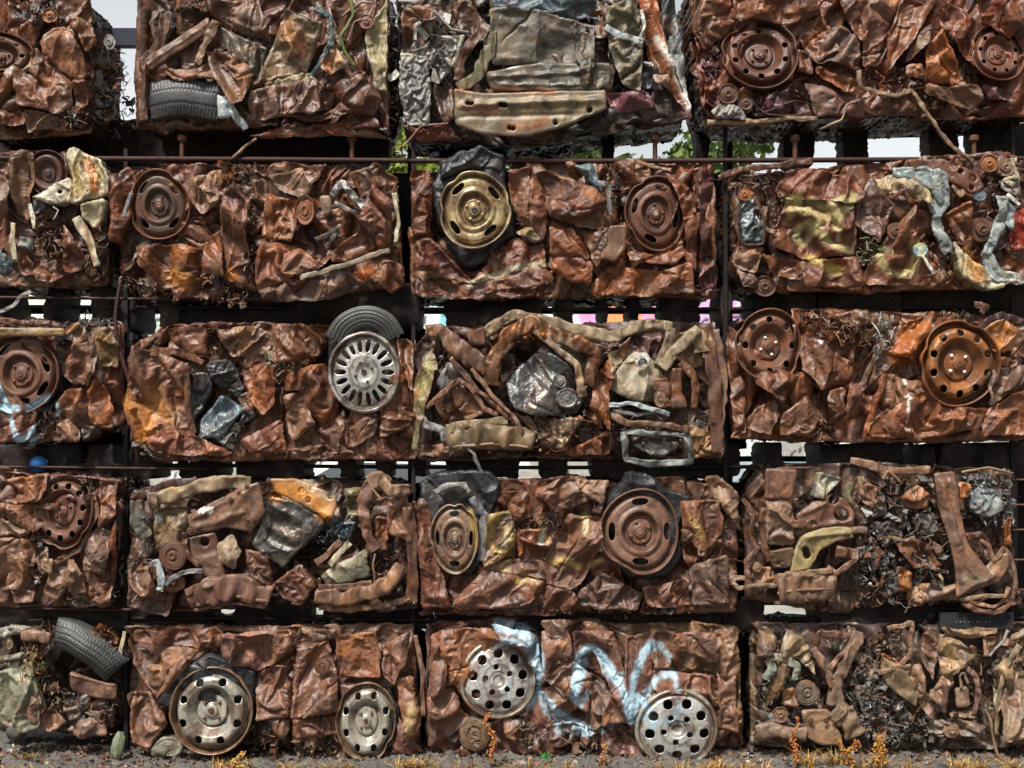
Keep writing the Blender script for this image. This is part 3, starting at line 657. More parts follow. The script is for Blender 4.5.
c.panel('135,240 230,245 330,215 350,280 200,285', d=6.5, sh=6, base='rust'); c.strap('340,75,9 300,160,9 268,222,9', 13, base='tan')
c.panel('300,180 420,175 475,260 440,360 400,380 350,300', d=7, sh=1, sc=.5)
c.panel('310,15 480,-20 525,110 530,150 420,110 320,60', d=6, sh=7, base='brown', ribs='320,40,520,120,10,1.2')
c.panel('350,90 520,170 505,285 460,260 380,180', d=5, base=(.08, .065, .05), sh=5, sc=.3)
c.panel('590,30 725,90 655,255 480,290 520,190', d=7, base=(.17, .12, .07), sh=6, sc=.6, fs=.16)
c.panel('480,290 660,250 700,290 560,310', d=6, base='khaki', sh=4, sc=.3)
c.panel('450,310 700,285 712,400 560,410 450,430', d=7.5, sh=7, sc=.5, ribs='575,300,570,405,-5,1.2', base=(.17, .062, .032))
c.panel('740,290 850,240 930,350 900,400 830,400 760,340', d=7, sh=6); c.panel('560,412 720,405 780,350 830,400 700,430', d=5)
c.tube('690,30,9 745,60,9 745,150,9 705,230,9 665,272,8', 10, name='hose', base=(.05, .10, .11), mat=M_RUBBER)
c.tube('815,-20,9 822,60,9 780,130,9 795,185,8 832,235,7', 6, name='hose', base=(.12, .16, .04), mat=M_RUBBER)
c.tube('780,60,8 850,10,8 895,10,8 880,60,8 830,80,8 800,150,8', 5, name='cable', base=(.22, .15, .12))
c.wheel(870, 76, 27, 26, 'pulley', 0, d=8, base=(.28, .12, .09), name='pulley', dark=False)
c.panel('862,95 940,-20 942,330 915,320 870,180', d=7.5, base=(.34, .29, .16), sh=6, fs=.1, ribs='870,100,930,300,6,.8'); c.panel('740,120 805,240 730,262 700,230', d=7, base='tan', sh=6)
c.panel('740,0 800,-20 860,60 850,150 800,180 760,100', d=5, base='brown')
c.panel('450,478 600,450 850,420 945,482 800,480 560,488', d=2, base='red', sh=6, fs=.1)
c.flat('340,330 382,350 392,412 346,418', d=8, base='pale', name='trim_piece'); c.strap('372,340,8 402,400,8 446,458,6', 14, base='pale', name='trim_strip')
c.tube('398,558,2 440,520,2 484,490,2', 6, name='rod', base='tan')
c.scrap('940,20 975,60 975,430 940,430', 90, d=(-20, 2), cols=('dark', 'steel', 'rust', 'white')); c.scrap('180,0 320,0 300,60 200,120', 60, cols=('dark', 'black', 'steel', 'tan'), d=(1, 7))
c.done()

T = (390, 0, 3.2)
paint('850,140 880,190 930,290 950,350', 12, 'white', .8, 4, T=T); paint('215,300 330,300 520,310', 16, 'orange', .6, 5, T=T); paint('380,420 470,415 500,400', 20, 'orange', .7, 6, T=T)
paint('240,360 340,370', 16, (.2, .07, .05), .7, 6, T=T); paint('380,230 405,225', 7, 'white', .7, T=T)
c = Car(T, '35,20 300,-30 460,-40 640,-40 860,-30 930,200 950,370 900,380 700,400 520,440 380,450 200,440 60,430 25,300', 'crushed car with a bare grey-brown underbody and long slotted crossmember, third in the top row', seed=3, base=(.07, .052, .042))
c.fill(5, 3)
c.panel('28,170 120,175 132,290 128,395 60,402 35,320', d=7, sh=4, sc=.2, amp=.8, base='grey', mat=M_BARE, name='foil_sheet', rough=.6, fs=.1)
c.panel('35,30 130,20 145,90 90,160 40,150', d=6, base='rust'); c.panel('130,20 250,0 325,90 300,135 200,110 140,60', d=6, sh=6, sc=.4, base='brown')
c.scrap('100,60 240,80 220,260 130,260', 70, d=(4, 8), cols=('silver', 'grey', 'white', 'steel'), size=(.03, .07))
c.panel('100,120 240,110 235,170 170,260 120,200', d=6, base=(.3,.3,.29), sh=8, sc=.3, name='foil_sheet')
c.panel('150,230 200,220 210,380 170,400 140,300', d=6, base='rust')
c.tube('80,130,8 82,80,8 120,60,8 130,100,8', 6, name='cable', base='grey'); c.tube('130,70,9 140,35,9 200,95,9 255,105,8', 5, name='cable', base='grey')
c.panel('318,32 440,28 600,62 660,80 655,200 480,202 330,205 320,120', d=7.5, base=(.13, .12, .098), sh=6, sc=1.3, amp=.45, fs=.12, rough=.44, pleats=1, ribs='475,40,470,200,-8,1.6 590,70,600,200,-6,1.2 350,60,440,90,14,1 500,90,640,110,10,.8', name='body_panel')
c.strap('325,100,8 320,160,8 280,240,8 215,280,7', 18, base='olive'); c.strap('300,90,7 235,170,8 215,260,7', 16, base='brown')
c.panel('590,90 672,75 650,200 662,285 610,285', d=7, base=(.10, .085, .06), sh=1, sc=.4)
c.flat('295,235 480,198 705,200 705,262 660,292 330,292', d=6, base=(.09, .085, .07), name='floor_pan', ribs='320,250,640,225,8,1.2 350,275,650,270,6,.8')
c.flat('205,282 300,298 540,292 690,288 695,350 560,402 440,436 300,428 210,395', d=9, base=(.20, .165, .105), name='crossmember', amp=.12, fs=.03, ribs='210,338,690,322,12,1.8 215,372,600,366,8,-.8', holes='250,328,9 262,330,8 355,335,9 366,337,9 383,408,8 394,409,8 531,391,8 638,353,9', seed=31)
c.panel('700,20 790,-20 812,100 802,295 742,272 702,160 690,80', d=7.5, base=(.13, .125, .095), sh=1, sc=.45, ribs='720,60,780,250,8,1')
c.strap('690,85,10 750,118,10 812,132,9', 9, base='pale'); c.tube('805,30,9 815,80,9 800,130,9', 6, name='cable', base='white')
c.panel('795,-30 850,-30 875,120 935,300 955,370 900,290 825,170', d=6, base=(.25, .08, .03), sh=2, sc=.4); c.panel('840,240 892,238 902,292 850,272', d=7.5, base='tan')
c.panel('860,-30 910,-30 935,180 950,340 900,200', d=3, base=(.1, .12, .12), sh=2, sc=.3); c.panel('760,190 850,200 880,290 800,280', d=4, base='steel', mat=M_BARE)
c.panel('320,-40 660,-40 672,60 480,48 330,20', d=6, base='blue', sh=7, fs=.1); c.panel('650,30 700,20 700,120 660,130', d=6, base='brown')
c.panel('560,400 700,350 860,340 900,378 700,400 540,432', d=3, base='black', sh=6); c.panel('30,400 200,400 230,445 100,450', d=3.5, base='red', sh=4, sc=.3)
c.tube('40,475,4 100,405,6 185,395,6', 4, name='rod', base='tan')
c.panel('690,300 820,290 850,350 720,360', d=5, base='purple'); c.scrap('560,60 700,60 700,200 600,150', 30, d=(5, 7))
c.done()

T = (680, 0, 2.977)
c = Car(T, '30,-60 1070,-60 1070,330 900,335 720,340 500,350 300,350 80,350 60,300 30,150', 'crushed red-brown car with two steel wheels at the top right corner', seed=4, base='red')
c.fill(6, 3, skip='237,162,90')
c.wheel(237, 162, 114, 108, 'steel', 10, d=5, base=(.085, .034, .022), tilt=(0, .22), rot=0, ang=18, hub='brown')
c.wheel(945, 160, 82, 90, 'steel', 9, d=4, base=(.12, .045, .025), tilt=(0, .2), ang=10)
c.wheel(143, 280, 31, 30, 'pulley', 0, d=6, base='brown', name='pulley', dark=False); c.wheel(195, 306, 23, 22, 'pulley', 0, d=6, base='brown', name='pulley', dark=False)
c.panel('90,335 130,298 190,325 205,355 100,355', d=6, base='grey', sh=4, sc=.2)
for p, dd, b in (('40,-20 150,-20 170,50 130,110 70,150 40,100', 5, 'red'), ('160,-20 400,-20 430,40 330,72 230,62 160,45', 6.5, 'rust'), ('355,85 430,30 470,150 400,185 360,120', 6, 'rust'), ('395,130 480,70 540,130 542,192 400,185', 7.5, 'rust'),
                 ('470,-20 560,-20 560,120 535,130 490,40', 6, 'red'), ('540,-20 665,-20 650,80 600,190 548,200', 7, (.16, .055, .028)), ('660,-20 780,-20 690,120 620,212 622,110', 8, (.21, .065, .022)), ('780,-20 885,60 875,205 778,70', 6.5, 'red'),
                 ('730,150 778,78 850,220 862,245 730,242', 8, (.24, .075, .022)), ('350,140 396,150 396,218 350,212', 7, (.19, .06, .025)), ('400,195 532,240 520,282 400,222', 7, (.2, .065, .025)), ('728,250 890,250 908,290 880,322 780,305 730,282', 7, (.27, .08, .02)),
                 ('870,-20 1040,-20 1040,60 985,110 900,62', 6.5, 'red'), ('370,250 560,290 550,345 400,345', 4, 'purple'), ('200,290 342,250 330,345 220,345', 4, 'purple'), ('560,300 640,280 740,320 740,345 560,340', 5.5, 'brown'), ('900,250 1000,262 990,302 920,300', 4, 'purple'),
                 ('670,195 725,190 730,235 672,230', 8, (.24, .075, .022)), ('690,100 760,60 740,130 670,190', 6, 'rust')):
    c.panel(p, d=dd, base=b)
c.tube('530,212,10 542,262,10 640,286,10 690,270,10 735,335,9 800,425,6 872,482,3', 7, name='bent_wire', base='tan')
c.tube('418,384,6 480,358,7 500,312,7 552,292,7', 4, name='rod', base='tan')
c.tube('240,340,7 340,300,7 420,320,7', 2, name='cable', base='dark'); c.tube('210,300,8 260,340,8 360,345,8', 2, name='cable', base='dark')
c.tube('80,362,3 180,366,4 330,352,4 410,356,4', 9, name='pipe', base='tan')
c.scrap('60,150 130,170 110,330 60,300', 60, d=(2, 6), cols=('red', 'dark', 'purple')); c.scrap('530,210 720,230 720,300 560,290', 70, d=(4, 8), cols=('red', 'dark', 'orange')); c.scrap('200,250 340,260 330,340 210,340', 50, d=(3, 6), wires=.9, cols=('dark', 'brown'))
c.done()

# ================================================================ second row
T = (0, 140, 4.515)
paint('425,110 448,180 450,245', 15, (.55, .16, .02), .9, 5, T=T); paint('372,120 382,250', 11, (.5, .32, .06), .9, 5, T=T); paint('400,100 415,170 418,230', 5, (.5, .25, .04), .8, 3, T=T); paint('470,140 475,200', 8, (.45, .35, .12), .8, 4, T=T); paint('340,120 350,200 345,270', 6, (.42, .33, .14), .8, 3, T=T); paint('410,400 440,560', 10, 'orange', .6, T=T)
c = Car(T, '-80,60 160,55 300,60 470,90 480,150 475,400 470,645 200,655 -80,640', 'crushed car with a torn cream and yellow painted panel, leftmost in the second row', seed=11, base=(.12, .052, .034))
c.fill(5, 4)
c.wheel(215, 150, 88, 102, 'steel', 0, d=4, base=(.07, .034, .03), nuts=0)
c.panel('290,60 320,28 460,90 502,180 482,240 330,292 300,280 325,190', d=8, base='cream', sh=7, sc=.4, fs=.1, ribs='335,60,340,270,7,.9 365,80,370,270,6,.8 395,90,400,260,6,.8 425,95,430,250,6,.8 455,110,458,240,6,.8', name='painted_panel')
c.panel('145,260 310,165 325,200 292,292 210,290', d=9, base=(.5, .46, .36), sh=6, fs=.1, holes='268,238,9', name='painted_panel'); c.panel('148,262 210,297 152,342', d=7, base='steel')
c.panel('370,290 482,270 472,345 420,397 370,350', d=7, base='cream', sh=6, name='painted_panel')
c.strap('340,350,7 400,450,7 440,570,6', 18, base='cream', name='painted_strip'); c.strap('62,375,7 52,460,7 62,540,7', 13, base='cream', name='painted_strip'); c.strap('135,290,8 150,360,8 155,400,7', 9, base='white')
c.tube('88,455,7 150,470,6', [30, 26], name='pipe', base=(.17, .18, .15))
c.panel('60,80 165,60 150,200 120,360 60,330 50,200', d=5, sh=1, sc=.4, base='dust'); c.panel('-20,140 50,190 42,330 -20,380', d=6, base=(.2, .07, .025))
for p in ('60,560 110,515 165,560 150,612 100,612', '150,600 200,560 290,600 245,650 180,640', '290,380 330,430 385,560 320,612 280,560'): c.panel(p, d=6.5, base=(.15, .06, .035))
c.panel('380,110 ' '490,250 478,500 440,620 400,560 440,300', d=1, base='dark'); c.scrap('170,360 300,360 300,560 180,520', 120, d=(3, 7), cols=('rust', 'dark', 'tan', 'dust')); c.scrap('380,400 470,400 470,640 380,600', 100, d=(-3, 5), cols=('rust', 'tan', 'orange', 'cream'))
c.strap('140,680,0 90,710,2 60,750,2 0,775,2', 9, base='grey'); c.panel('-20,500 60,520 50,590 -20,600', d=5, base='blue', sh=5, sc=.3)
c.tube('240,300,9 265,320,9 240,360,9', 3, name='cable', base='white')
c.done()

T = (100, 140, 3.2)
paint('245,440 275,460', 30, (.6, .25, .04), .8, 10, T=T); paint('430,435', 26, (.55, .2, .04), .8, 8, T=T); paint('840,435 870,425', 22, (.5, .14, .03), .7, 6, T=T); paint('280,370', 50, (.3, .1, .02), .7, 10, T=T)
c = Car(T, '35,100 120,85 330,75 540,90 690,90 900,82 945,130 955,300 960,470 860,500 480,510 120,500 60,440 35,300', 'crushed brown car with one slotted wheel, right of the cream-panelled wreck in the second row', seed=12, base=(.125, .048, .028))
c.fill(6, 4, skip='190,210,80')
c.wheel(190, 210, 94, 110, 'slot', 4, d=5.5, base=(.09, .042, .028), face=(.075, .05, .042), lip='rust', hub=(.3, .13, .09), ang=45, rough=.4)
for p, dd, b in (('35,112 90,80 118,130 95,240 60,330 20,320', 6, (.15, .055, .03)), ('120,340 240,330 330,345 330,450 200,480 130,400', 6, 'rust'), ('330,310 380,282 400,440 330,422', 6, 'rust'),
                 ('395,180 440,135 478,200 470,330 490,482 410,462 383,300', 7.5, (.16, .06, .035)), ('530,165 642,190 615,325 515,312', 8, (.19, .068, .028)), ('512,322 620,332 722,402 640,432 500,485 490,420', 6.5, (.18, .062, .028)),
                 ('540,110 645,90 682,150 660,195 560,150', 7, 'dust'), ('800,110 880,70 952,120 940,182 900,150 840,192', 6.5, 'rust'), ('870,140 940,200 930,340 850,372 740,392 720,370 820,290', 7, (.15, .055, .032)),
                 ('500,482 620,442 762,402 862,462 740,512 520,515', 6, 'rust'), ('850,432 930,392 960,470 930,495', 6.5, 'rust'), ('280,120 385,90 390,200 330,240 285,200', 6, 'dust'), ('330,150 410,170 420,210 350,210', 7.5, 'brown')):
    c.panel(p, d=dd, base=b, sc=.6)
c.wheel(655, 225, 32, 47, 'pulley', 0, d=8.5, base=(.2, .075, .03), name='pulley', dark=False)
c.tube('100,170,8 75,250,8', 7, name='rod', base='steel'); c.tube('640,442,8 780,402,9 925,352,8', 10, name='trim_rod', base=(.27, .23, .17))
c.tube('745,180,8 775,135,8 795,165,8 860,235,7', 13, name='pipe', base='grey', mat=M_BARE); c.tube('750,200,9 820,235,9', 8, name='rod', base='steel'); c.tube('690,320,5 760,290,6 730,340,6', 9, name='hose', base='black'); c.flat('700,180 735,175 745,235 715,245', d=8, base='tan')
c.scrap('395,85 530,90 500,150 400,140', 80, d=(2, 7), cols=('tan', 'dark', 'orange', 'rust')); c.scrap('330,440 500,460 460,530 330,515', 110, d=(0, 5), cols=('rust', 'dark', 'tan')); c.scrap('60,440 300,480 300,510 80,510', 70, d=(-2, 3)); c.scrap('480,180 515,200 500,460 475,440', 60, d=(3, 7), cols=('dark', 'brown', 'tan'))
c.scrap('640,260 790,180 780,340 700,330', 50, d=(-2, 4), cols=('black', 'dark', 'steel')); c.tube('940,170,7 955,260,7 945,330,7', 7, name='trim_strip', base='cream')
c.done()

T = (400, 140, 3.057)
paint('215,445 300,415 370,392 445,380', 16, 'cream', .9, T=T); paint('55,405 120,425 200,438', 12, 'tan', .85, T=T); paint('560,170 590,185', 16, 'orange', .7, 6, T=T); paint('420,80 530,130', 9, (.4, .24, .1), .8, T=T)
c = Car(T, '35,95 340,75 560,70 720,75 955,85 970,300 955,475 700,475 480,475 200,485 50,470 38,300', 'crushed car in the second row with a golden wheel wrapped in torn black tyre', seed=13, base='rust')
c.fill(6, 4, skip='228,215,110')
c.rubber('92,135 125,65 200,28 245,12 318,48 322,130 352,230 355,290 300,330 240,385 190,385 150,330 115,250', d=4.2, amp=.5, sc=.6)
c.rubber('118,62 180,35 245,12 318,48 318,105 270,92 230,86 180,96 120,125', d=7.5, sc=.4, amp=.4, ribs='135,105,200,70,7,1.2 200,70,250,20,7,1.2 250,20,310,55,7,1')
c.wheel(228, 215, 108, 118, 'slot', 4, d=9, base='gold', face='gold', lip=(.5, .42, .26), hub='black', nutcol='gold', ang=40, rough=.33)
for p, dd, b in (('330,95 400,75 440,160 455,240 440,310 370,250 335,180', 6.5, (.16, .052, .028)), ('395,75 470,90 600,150 632,190 620,277 560,265 455,235', 8, (.125, .05, .03)), ('455,262 530,265 560,320 592,370 585,440 520,430 460,400', 7.5, (.18, .062, .028)),
                 ('560,300 640,265 640,330 600,390 580,340', 6, 'rust'), ('45,310 90,300 222,430 350,290 440,325 450,400 220,440 150,425 50,400', 6.5, (.13, .045, .028)), ('45,412 215,445 330,415 450,395 470,430 380,480 200,488 48,475', 7, (.12, .042, .024)), ('585,440 640,380 800,400 890,370 905,468 740,475 590,472', 7, (.14, .045, .025)),
                 ('800,80 890,150 912,250 905,400 880,370 870,250 850,180', 8, (.17, .06, .03)), ('30,90 90,85 100,200 90,310 40,300', 4, 'red'), ('690,340 780,350 860,300 880,340 840,380 700,375', 7, (.19, .065, .03)), ('350,275 400,260 440,310 400,310', 7, 'khaki')):
    c.panel(p, d=dd, base=b, sc=.6)
c.flat('640,262 695,258 690,330 660,372 612,362', d=9, base=(.15, .075, .048), amp=.1)
c.panel('905,90 965,85 965,472 915,475', d=0, sh=2, sc=.4, base='purple', tilt=(1., 0))
c.wheel(782, 225, 94, 114, 'slot', 4, d=5.5, base=(.10, .042, .027), hub=(.3, .3, .28), ang=75, tilt=(.12, 0))
c.tube('690,60,5 780,80,6 830,95,6', 7, base='dust'); c.panel('530,75 590,65 620,140 640,200 600,150', d=6.5, base='blue', sh=5, sc=.3); c.strap('600,130,8 640,140,8 640,230,8', 8, base='steel'); c.panel('650,65 720,60 720,130 660,180', d=6.5, base='rust')
c.scrap('620,70 700,70 700,250 640,220', 60, d=(3, 8), cols=('rust', 'steel', 'grey', 'dark')); c.scrap('870,250 950,100 950,470 900,460', 80, d=(-4, 2), cols=('purple', 'red', 'dark'))
c.done()

T = (715, 140, 3.314)
for q, w in (('258,200 268,240 320,262 380,268 418,235 438,200', 22), ('300,215 350,235 400,210', 14), ('275,290 265,325 295,350 318,315 300,282 280,290', 12), ('325,285 345,330 380,362 450,372 462,345', 15), ('380,290 410,255 430,230', 10), ('385,300 400,335', 9)): paint(q, w, (.46, .41, .20), .85, 3, T=T)
paint('525,360 530,410 560,440 610,450 650,430 665,370 640,350', 18, (.48, .42, .18), .8, 2.5, T=T); paint('310,400 350,420 400,435', 22, (.5, .38, .1), .8, 5, T=T); paint('232,200 242,260', 14, (.42, .37, .16), .8, 4, T=T)
paint('830,370 850,460', 26, (.5, .2, .03), .85, 6, T=T); paint('100,182', 28, 'orange', .9, 3, T=T)
c = Car(T, '60,110 250,80 450,95 700,70 900,55 1040,60 1040,470 900,485 700,485 480,495 100,490 62,440 60,250', 'crushed car with pale yellow graffiti on a flap panel, rightmost in the second row', seed=14, base='rust')
c.fill(6, 4)
for p, dd, b in (('208,152 250,88 470,110 497,172 472,215 330,202 210,187', 9, (.14, .042, .022)), ('190,352 235,188 462,212 472,382 290,392', 7.5, (.16, .06, .034)), ('465,222 515,118 612,210 545,342 468,282', 9, (.14, .046, .03)), ('300,397 462,388 502,470 482,490 290,482', 7, (.13, .045, .025)),
                 ('145,382 280,400 290,462 200,452', 7.5, 'rust'), ('70,352 162,355 132,442 70,422', 7, 'dust'), ('490,442 560,335 660,212 682,332 752,382 740,470 620,482 500,480', 6.5, (.15, .042, .02)), ('760,242 842,200 852,300 820,342', 8, (.2, .07, .03)), ('70,430 130,445 150,490 90,490', 6, 'dark')):
    c.panel(p, d=dd, base=b, fs=.15, sc=.8)
c.panel('82,190 130,190 167,330 90,342', d=8, base=(.14, .17, .18), sh=1, sc=.3, mat=M_BARE, name='headlight_shell'); c.tube('85,200,9 70,280,9 90,345,9 160,345,9 160,250,9 130,190,9', 6, name='headlight_rim', base='dark')
c.wheel(98, 180, 22, 22, 'pulley', 0, d=10, base='orange', name='pulley', dark=False)
c.wheel(165, 486, 37, 35, 'pulley', 0, d=5, base='brown', name='pulley', dark=False); c.wheel(600, 302, 30, 28, 'disc', 0, d=8.5, base='brown', name='disc', dark=False); c.wheel(572, 372, 22, 20, 'can', 0, d=8, base='khaki', name='disc', dark=False)
c.wheel(682, 365, 24, 24, 'can', 0, d=11, base='cyan', name='filler_cap', dark=False, face=(.2, .5, .7)); c.tube('688,385,11 705,415,11 725,445,10', 6, name='rod', base='white')
for p, dd in (('590,88 700,84 770,110 775,190 750,215 700,150 600,118', 9.5), ('735,120 778,150 775,220 745,260 790,365 768,385 722,300 728,200', 9), ('690,150 735,190 730,250 712,240', 8), ('930,182 975,192 965,290 940,330 915,385 888,380 915,300 935,240', 9), ('890,370 925,375 950,432 1025,445 1018,482 930,470 900,430', 8.5), ('955,180 1000,230 985,300 965,280', 7.5)):
    c.panel(p, d=dd, base=(.24, .29, .30), name='torn_painted_strip', sh=5, sc=.3, amp=.7, pleats=2, rough=.4, skirt=1, var=.8)
c.panel('785,335 850,395 965,475 960,492 900,495 820,450', d=8.5, base='cream', sh=6, sc=.5, name='painted_panel')
c.flat('640,62 760,62 870,112 892,160 850,182 805,150 730,112 660,102', d=9, base=(.13, .055, .035), name='bracket', holes='790,85,13 812,105,9 855,128,12 850,160,8')
c.wheel(908, 78, 30, 30, 'pulley', 0, d=9, base=(.3, .12, .04), name='pulley', dark=False); c.wheel(962, 90, 32, 30, 'disc', 0, d=8, base='tan', name='disc', dark=False); c.wheel(885, 296, 42, 40, 'disc', 0, d=7, base='brown', name='disc', dark=False); c.wheel(878, 185, 22, 20, 'can', 0, d=9, base='blue', name='disc', dark=False)
c.panel('540,120 640,105 700,165 725,225 650,185 560,172', d=8, base=(.36, .29, .17), sh=1, sc=.3); c.panel('985,240 1040,215 1040,365 980,352', d=8, base=(.3, .05, .03)); c.panel('940,130 1010,120 1020,190 950,170', d=6, base='grey', sh=4, sc=.2)
c.tube('12,125,4 90,98,6 210,85,7 320,68,7', 12, base='brown'); c.tube('790,150,7 825,185,8', 13, base='tan'); c.tube('165,220,8 160,290,8 200,305,8', 8, base='tan'); c.tube('590,190,9 625,165,9 650,210,9', 6, name='rod', base='brown')
c.tube('985,60,8 1000,120,8 960,130,8 990,150,8', 7, name='hose', base='cream'); c.tube('970,180,9 1010,215,9', 6, name='rod', base='white')
c.scrap('100,100 240,100 200,340 130,300', 70, d=(2, 7), cols=('rust', 'dark', 'grey', 'tan')); c.scrap('840,180 1020,180 1000,420 850,350', 90, d=(1, 6), cols=('dark', 'steel', 'rust', 'tan')); c.scrap('470,330 560,330 500,430 460,420', 40, d=(6, 9), cols=('green', 'cream', 'dark')); c.scrap('640,330 780,280 780,460 700,450', 40, d=(4, 8), cols=('tan', 'grey', 'rust')); c.scrap('60,120 100,130 90,230 60,220', 20, d=(0, 5), cols=('white', 'dark')); c.scrap('880,60 1040,60 1040,160 880,150', 60, d=(3, 8), cols=('cream', 'dark', 'tan', 'grey'))
c.done()
# ================================================================ third row
T = (0, 300, 4.515)
paint('0,370 60,500 120,650', 20, (.40, .62, .76), .8, 2.2, T=T); paint('0,485 110,490', 24, 'cyan', .75, 2.5, T=T); paint('110,640 195,570', 18, (.40, .62, .76), .8, 2.2, T=T); paint('225,555 290,480 245,470', 18, 'cyan', .8, 2, T=T); paint('150,490 240,440', 18, 'cyan', .6, T=T)
c = Car(T, '-80,130 120,85 350,95 480,90 540,130 540,300 530,555 450,610 300,645 -80,650', 'crushed car at the left edge whose slotted wheel is crossed by pale blue spray', seed=21, base=(.14, .055, .032))
c.fill(5, 3, skip='95,335,150')
c.wheel(95, 335, 170, 182, 'slot', 7, d=4.5, base=(.12, .055, .035), ang=20, hub='brown')
c.flat('-20,125 290,125 290,162 -20,166', d=10, base=(.22, .15, .07), name='flat_bar'); c.flat('285,152 350,98 366,110 300,163', d=9, base=(.28, .15, .05), name='flat_bar')
c.wheel(145, 103, 32, 28, 'pulley', 0, d=7, base='brown', name='pulley', dark=False); c.tube('0,90,7 90,100,7 200,105,7 280,115,7', 14, base='brown')
for p, dd, b in (('320,135 390,115 412,230 380,392 300,352 288,280 330,240', 6, (.15, .065, .04)), ('385,420 440,350 475,400 520,500 500,572 410,570', 8, (.24, .085, .03)), ('430,130 485,120 535,200 525,310 440,300', 5, (.16, .09, .03)), ('250,500 300,400 372,400 350,505', 6.5, 'rust'),
                 ('230,562 300,530 370,600 360,640 250,640', 7, (.17, .08, .05)), ('-20,400 80,430 172,510 150,600 120,640 -20,645', 7, (.17, .075, .05)), ('400,120 440,110 440,330 390,400 410,240', 7.5, (.17, .06, .03)), ('365,560 440,580 460,600 370,640', 4, 'dark')):
    c.panel(p, d=dd, base=b, sc=.6)
c.scrap('230,100 330,130 290,230 240,180', 30, d=(2, 6), cols=('dark', 'grey')); c.scrap('350,100 500,80 500,130 380,130', 40, d=(0, 4), cols=('dark', 'grey', 'steel')); c.scrap('180,500 300,500 300,640 200,620', 50, d=(2, 6))
c.done()

T = (100, 300, 3.2)
paint('75,320 100,350 160,370', 34, (.50, .22, .05), .7, 14, T=T); paint('180,300 200,340 230,380', 20, (.50, .27, .09), .65, 12, T=T); paint('135,440 160,410', 30, (.6, .25, .05), .7, 8, T=T); paint('500,320', 40, 'orange', .5, 10, T=T); paint('690,100', 30, 'orange', .8, 8, T=T); paint('970,250', 30, 'orange', .7, 8, T=T)
c = Car(T, '62,330 110,150 220,90 340,95 560,75 720,85 940,105 1000,130 1005,495 880,505 600,500 440,505 150,500 90,440', 'crushed car with a silver many-spoked alloy wheel and balding tyre at its upper right', seed=22, base=(.145, .058, .035))
c.fill(6, 4, skip='845,230,110')
c.rubber('733,110 760,60 800,30 900,30 945,90 965,240 900,352 832,366 762,335 728,230', d=3, amp=.3)
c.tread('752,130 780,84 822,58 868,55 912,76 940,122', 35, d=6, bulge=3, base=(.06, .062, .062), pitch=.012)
c.wheel(846, 232, 112, 128, 'alloy', 18, d=9, base='silver', face='silver', lip='silver', nutcol='brown', hub='brown', rough=.36, bend=.01)
for p, dd, b in (('60,335 110,148 200,170 275,200 285,330 300,430 430,490 400,500 150,495 95,450', 7, (.16, .06, .036)), ('210,90 342,88 342,178 240,182 215,160', 8, (.15, .065, .038)), ('445,215 552,200 562,330 520,372 490,340', 8, (.19, .065, .028)),
                 ('550,75 650,72 702,110 700,182 560,207', 7.5, 'rust'), ('560,212 642,200 652,290 590,290', 8, 'rust'), ('640,222 720,200 762,350 720,442 640,300', 7, 'rust'), ('370,100 480,78 560,105 540,180 420,182', 7, 'dust'),
                 ('590,300 652,300 692,400 620,450 590,400', 7.5, 'rust'), ('445,450 580,380 602,485 480,495', 7.5, (.17, .07, .045)), ('775,382 890,365 885,432 790,480', 6, (.16, .075, .05)), ('890,372 930,250 975,200 1000,400 900,442', 6, 'rust'), ('600,480 700,465 822,488 700,498', 6, 'rust'), ('940,110 1000,130 1005,300 965,230', 6, 'rust')):
    c.panel(p, d=dd, base=b, sc=.6)
c.panel('345,200 420,190 462,280 440,312 385,285 350,250', d=7, base='black', sh=4, sc=.12, name='charred_fabric', mat=M_RUBBER); c.panel('320,382 390,300 452,350 392,440 322,445', d=7, base='blue', sh=6, sc=.4, name='charred_fabric', mat=M_RUBBER, rough=.35); c.panel('275,235 345,230 365,282 330,340 290,400', d=6, base='black', sh=5, sc=.25, name='charred_fabric', mat=M_RUBBER)
c.panel('440,300 480,290 500,380 450,400', d=6, base='black', sh=8, sc=.2, mat=M_RUBBER, name='charred_fabric'); c.scrap('370,400 460,390 440,470 380,465', 45, d=(5, 8), cols=('white', 'black', 'black', 'grey'), wires=.1, size=(.02, .05)); c.strap('275,200,9 280,330,8 300,430,8', 10, base='brown'); c.strap('160,170,8 250,165,9 330,200,9', 12, base='rust')
c.scrap('330,90 420,90 470,200 360,180', 60, d=(3, 8), cols=('tan', 'dark', 'rust')); c.scrap('540,160 640,200 620,290 560,280', 40, d=(5, 9), cols=('cream', 'tan', 'rust')); c.scrap('110,440 300,480 280,500 120,500', 60, d=(0, 4))
c.done()

